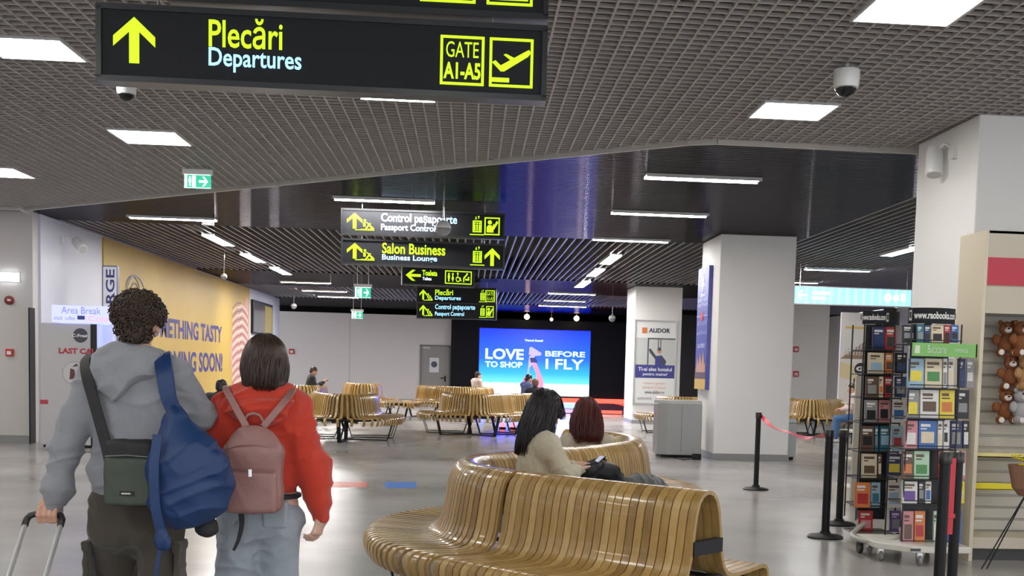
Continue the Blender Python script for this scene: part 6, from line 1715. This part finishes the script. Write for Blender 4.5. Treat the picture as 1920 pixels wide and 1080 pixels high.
cream_j = cloth('jacket_cream', (.47, .43, .32)); black_c = cloth('cloth_black', (.012, .013, .02)); cream_t = cloth('top_cream', (.48, .42, .33)); white_c = cloth('shirt_white', (.60, .52, .50)); blue_c = cloth('cloth_blue', (.10, .14, .36)); denim = cloth('denim_blue', (.05, .13, .30)); dgrey_c = cloth('cloth_grey', (.10, .10, .11))
Yq = 7.42; q = P(1003, 700, Yq)
w1 = seated((q.x, Yq, 0), math.radians(-72), 'woman with long black hair in cream jacket looking down at her phone', cream_j, black_c, hair_k, skinm=skin2, top_z=1.30, lean=.03, pitch=.55, hair='long', vox=.009, hand_z=.80, hands_y=.27, strl=.33, n_str=1500, hv=.0055, drop=.325,
     arms=([(-.23, .16, .80), (.22, .13, .80)], [(-.05, .30, .82), (.06, .30, .80)]))
ph_ = Fig('mobile_phone', 'dark mobile phone in the hands of the woman with black hair', 'phone', tuple(w1.M @ Vector((.0, .385, .80))), math.radians(-72))
m = MB(); Mp = Matrix.Rotation(math.radians(-50), 4, 'X'); m.box((-.038, -.004, -.005), (.038, .004, .14), M=Mp); ph_.mb('case', m, black_metal, smooth=False)
m = MB(); m.box((-.034, -.0055, .0), (.034, -.004, .135), M=Mp); ph_.mb('screen', m, mat('phone_glow', (.1, .1, .12), .2, emit=(.5, .55, .7), estr=.6), smooth=False)
# black bag on her lap
lb = w1.M @ Vector((.0, .46, .655))
hbg = Fig('handbag', 'black soft handbag on the lap of the woman in the cream jacket', 'bag', tuple(lb), math.radians(-72))
hbg.mesh('bag_body', [([('ecap', 0, (0, -.10, .05), (0, .10, .05), (.16, .10, .115), (.14, .09, .10)), ('ecap', .03, (-.1, 0, .13), (.1, 0, .13), (.07, .11, .07), (.07, .11, .07)), ('cut', 0, (0, 0, -1), .01), ('fold', 0, .010, 1.1, 1)], .008, None, 0)], [mat('bag_black', (.007, .008, .012), .5, spec=.25)])
m = MB(); m.tube([(-.10, -.02, .19), (-.05, .02, .215), (.05, .03, .215), (.10, .0, .19)], .008, 8); hbg.mb('handle', m, strap_k)
Yq = 9.62; q = P(1106, 700, Yq)
seated((q.x, Yq, 0), math.radians(8), 'woman with long dark red hair sitting on the far side of the snaking bench', cream_t, dgrey_c, hair_r, skinm=skin2, top_z=1.205, lean=.02, pitch=.35, hair='long', vox=.012, drop=.36, strl=.30, n_str=1000, seat=.47, turn=-.15)
# grey coat lying on the bench
q = Vector((1.33, 8.90, 0))
ct_ = Fig('folded_coat', 'dark grey folded coat lying on the seat of the snaking bench', 'coat', (q.x, q.y, .455), math.radians(20))
ct_.mesh('coat', [([('ecap', 0, (-.14, 0, .06), (.14, .02, .06), (.09, .13, .11), (.10, .13, .10)), ('ell', .03, (-.02, -.02, .14), (.17, .12, .07)), ('cut', 0, (0, 0, -1), .0), ('fold', 0, .013, 1.1, 1)], .008, None, 0)], [cloth('coat_grey', (.115, .12, .125))])
# far sitters
q = P(578, 700, 29.9)
seated((q.x, 29.9, 0), math.radians(-75), 'man in a black jacket bent over his phone on the far left bench', black_c, black_c, hair_b, top_z=1.33, lean=.08, pitch=.5, vox=.02, hv=.012, hand_z=.95, hands_y=.38)
q = P(893, 700, 33.9)
seated((q.x, 33.9, 0), math.radians(-55), 'person in a pale shirt leaning on the bench left of the video wall', white_c, dgrey_c, hair_b, top_z=1.30, lean=.02, pitch=.1, vox=.02, hv=.012, turn=-.3)
q = P(985, 700, 28.6)
seated((q.x, 28.6, 0), math.radians(-60), 'person in blue with dark hair sitting before the video wall', blue_c, dgrey_c, hair_k, top_z=1.29, lean=.05, pitch=.45, vox=.02, hv=.012)
q = P(1006, 700, 26.9)
seated((q.x, 26.9+.35, 0), math.radians(0), 'person in black with short hair sitting before the video wall, nearest to it', black_c, black_c, mat('hair_light', (.16, .09, .06), .6), top_z=1.20, lean=.0, pitch=.2, vox=.02, hv=.012)
q = P(1612, 700, 25.0)
seated((q.x, 25.0, 0), math.radians(80), 'person in blue jeans sitting at right partly behind the rear book rack', mat('top_pinkish', (.55, .42, .40), .8), denim, hair_b, top_z=1.30, lean=.1, pitch=.3, vox=.018, hv=.012, shoes=shoe_w, hands_y=.36, hand_z=.72)
# small chair-like stool under that person
t = thing('stool', 'simple dark stool under the person in blue jeans', 'stool', (q.x, 25.0, 0))
m = MB(); m.box((q.x-.2, 24.82, .42), (q.x+.2, 25.2, .46)); m.build('seat', black_metal, t, bevel=.008)
for dx in (-.17, .17):
    for dy in (-.15, .17):
        m = MB(); m.tube([(q.x+dx*.8, 25.0+dy*.8, .42), (q.x+dx, 25.0+dy, 0)], .012, 8); m.build('leg', black_metal, t)
# dark-haired head seen past the shoulder of the woman in red: seated visitor near the hoarding
q = P(411, 700, 17.5)
seated((q.x, 17.5, 0), math.radians(-20), 'person with black hair sitting low behind the woman in red', black_c, black_c, hair_k, top_z=1.16, lean=.02, pitch=.2, hair='short', vox=.018, hv=.01, seat=.42)
t = thing('stool', 'low dark stool behind the woman in red', 'stool', (q.x, 17.5, 0))
m = MB(); m.box((q.x-.2, 17.3, .37), (q.x+.2, 17.7, .41)); m.build('seat', black_metal, t, bevel=.008)
for dx in (-.17, .17):
    for dy in (-.17, .17):
        m = MB(); m.tube([(q.x+dx*.8, 17.5+dy*.8, .37), (q.x+dx, 17.5+dy, 0)], .012, 8); m.build('leg', black_metal, t)
bpy.context.view_layer.update()
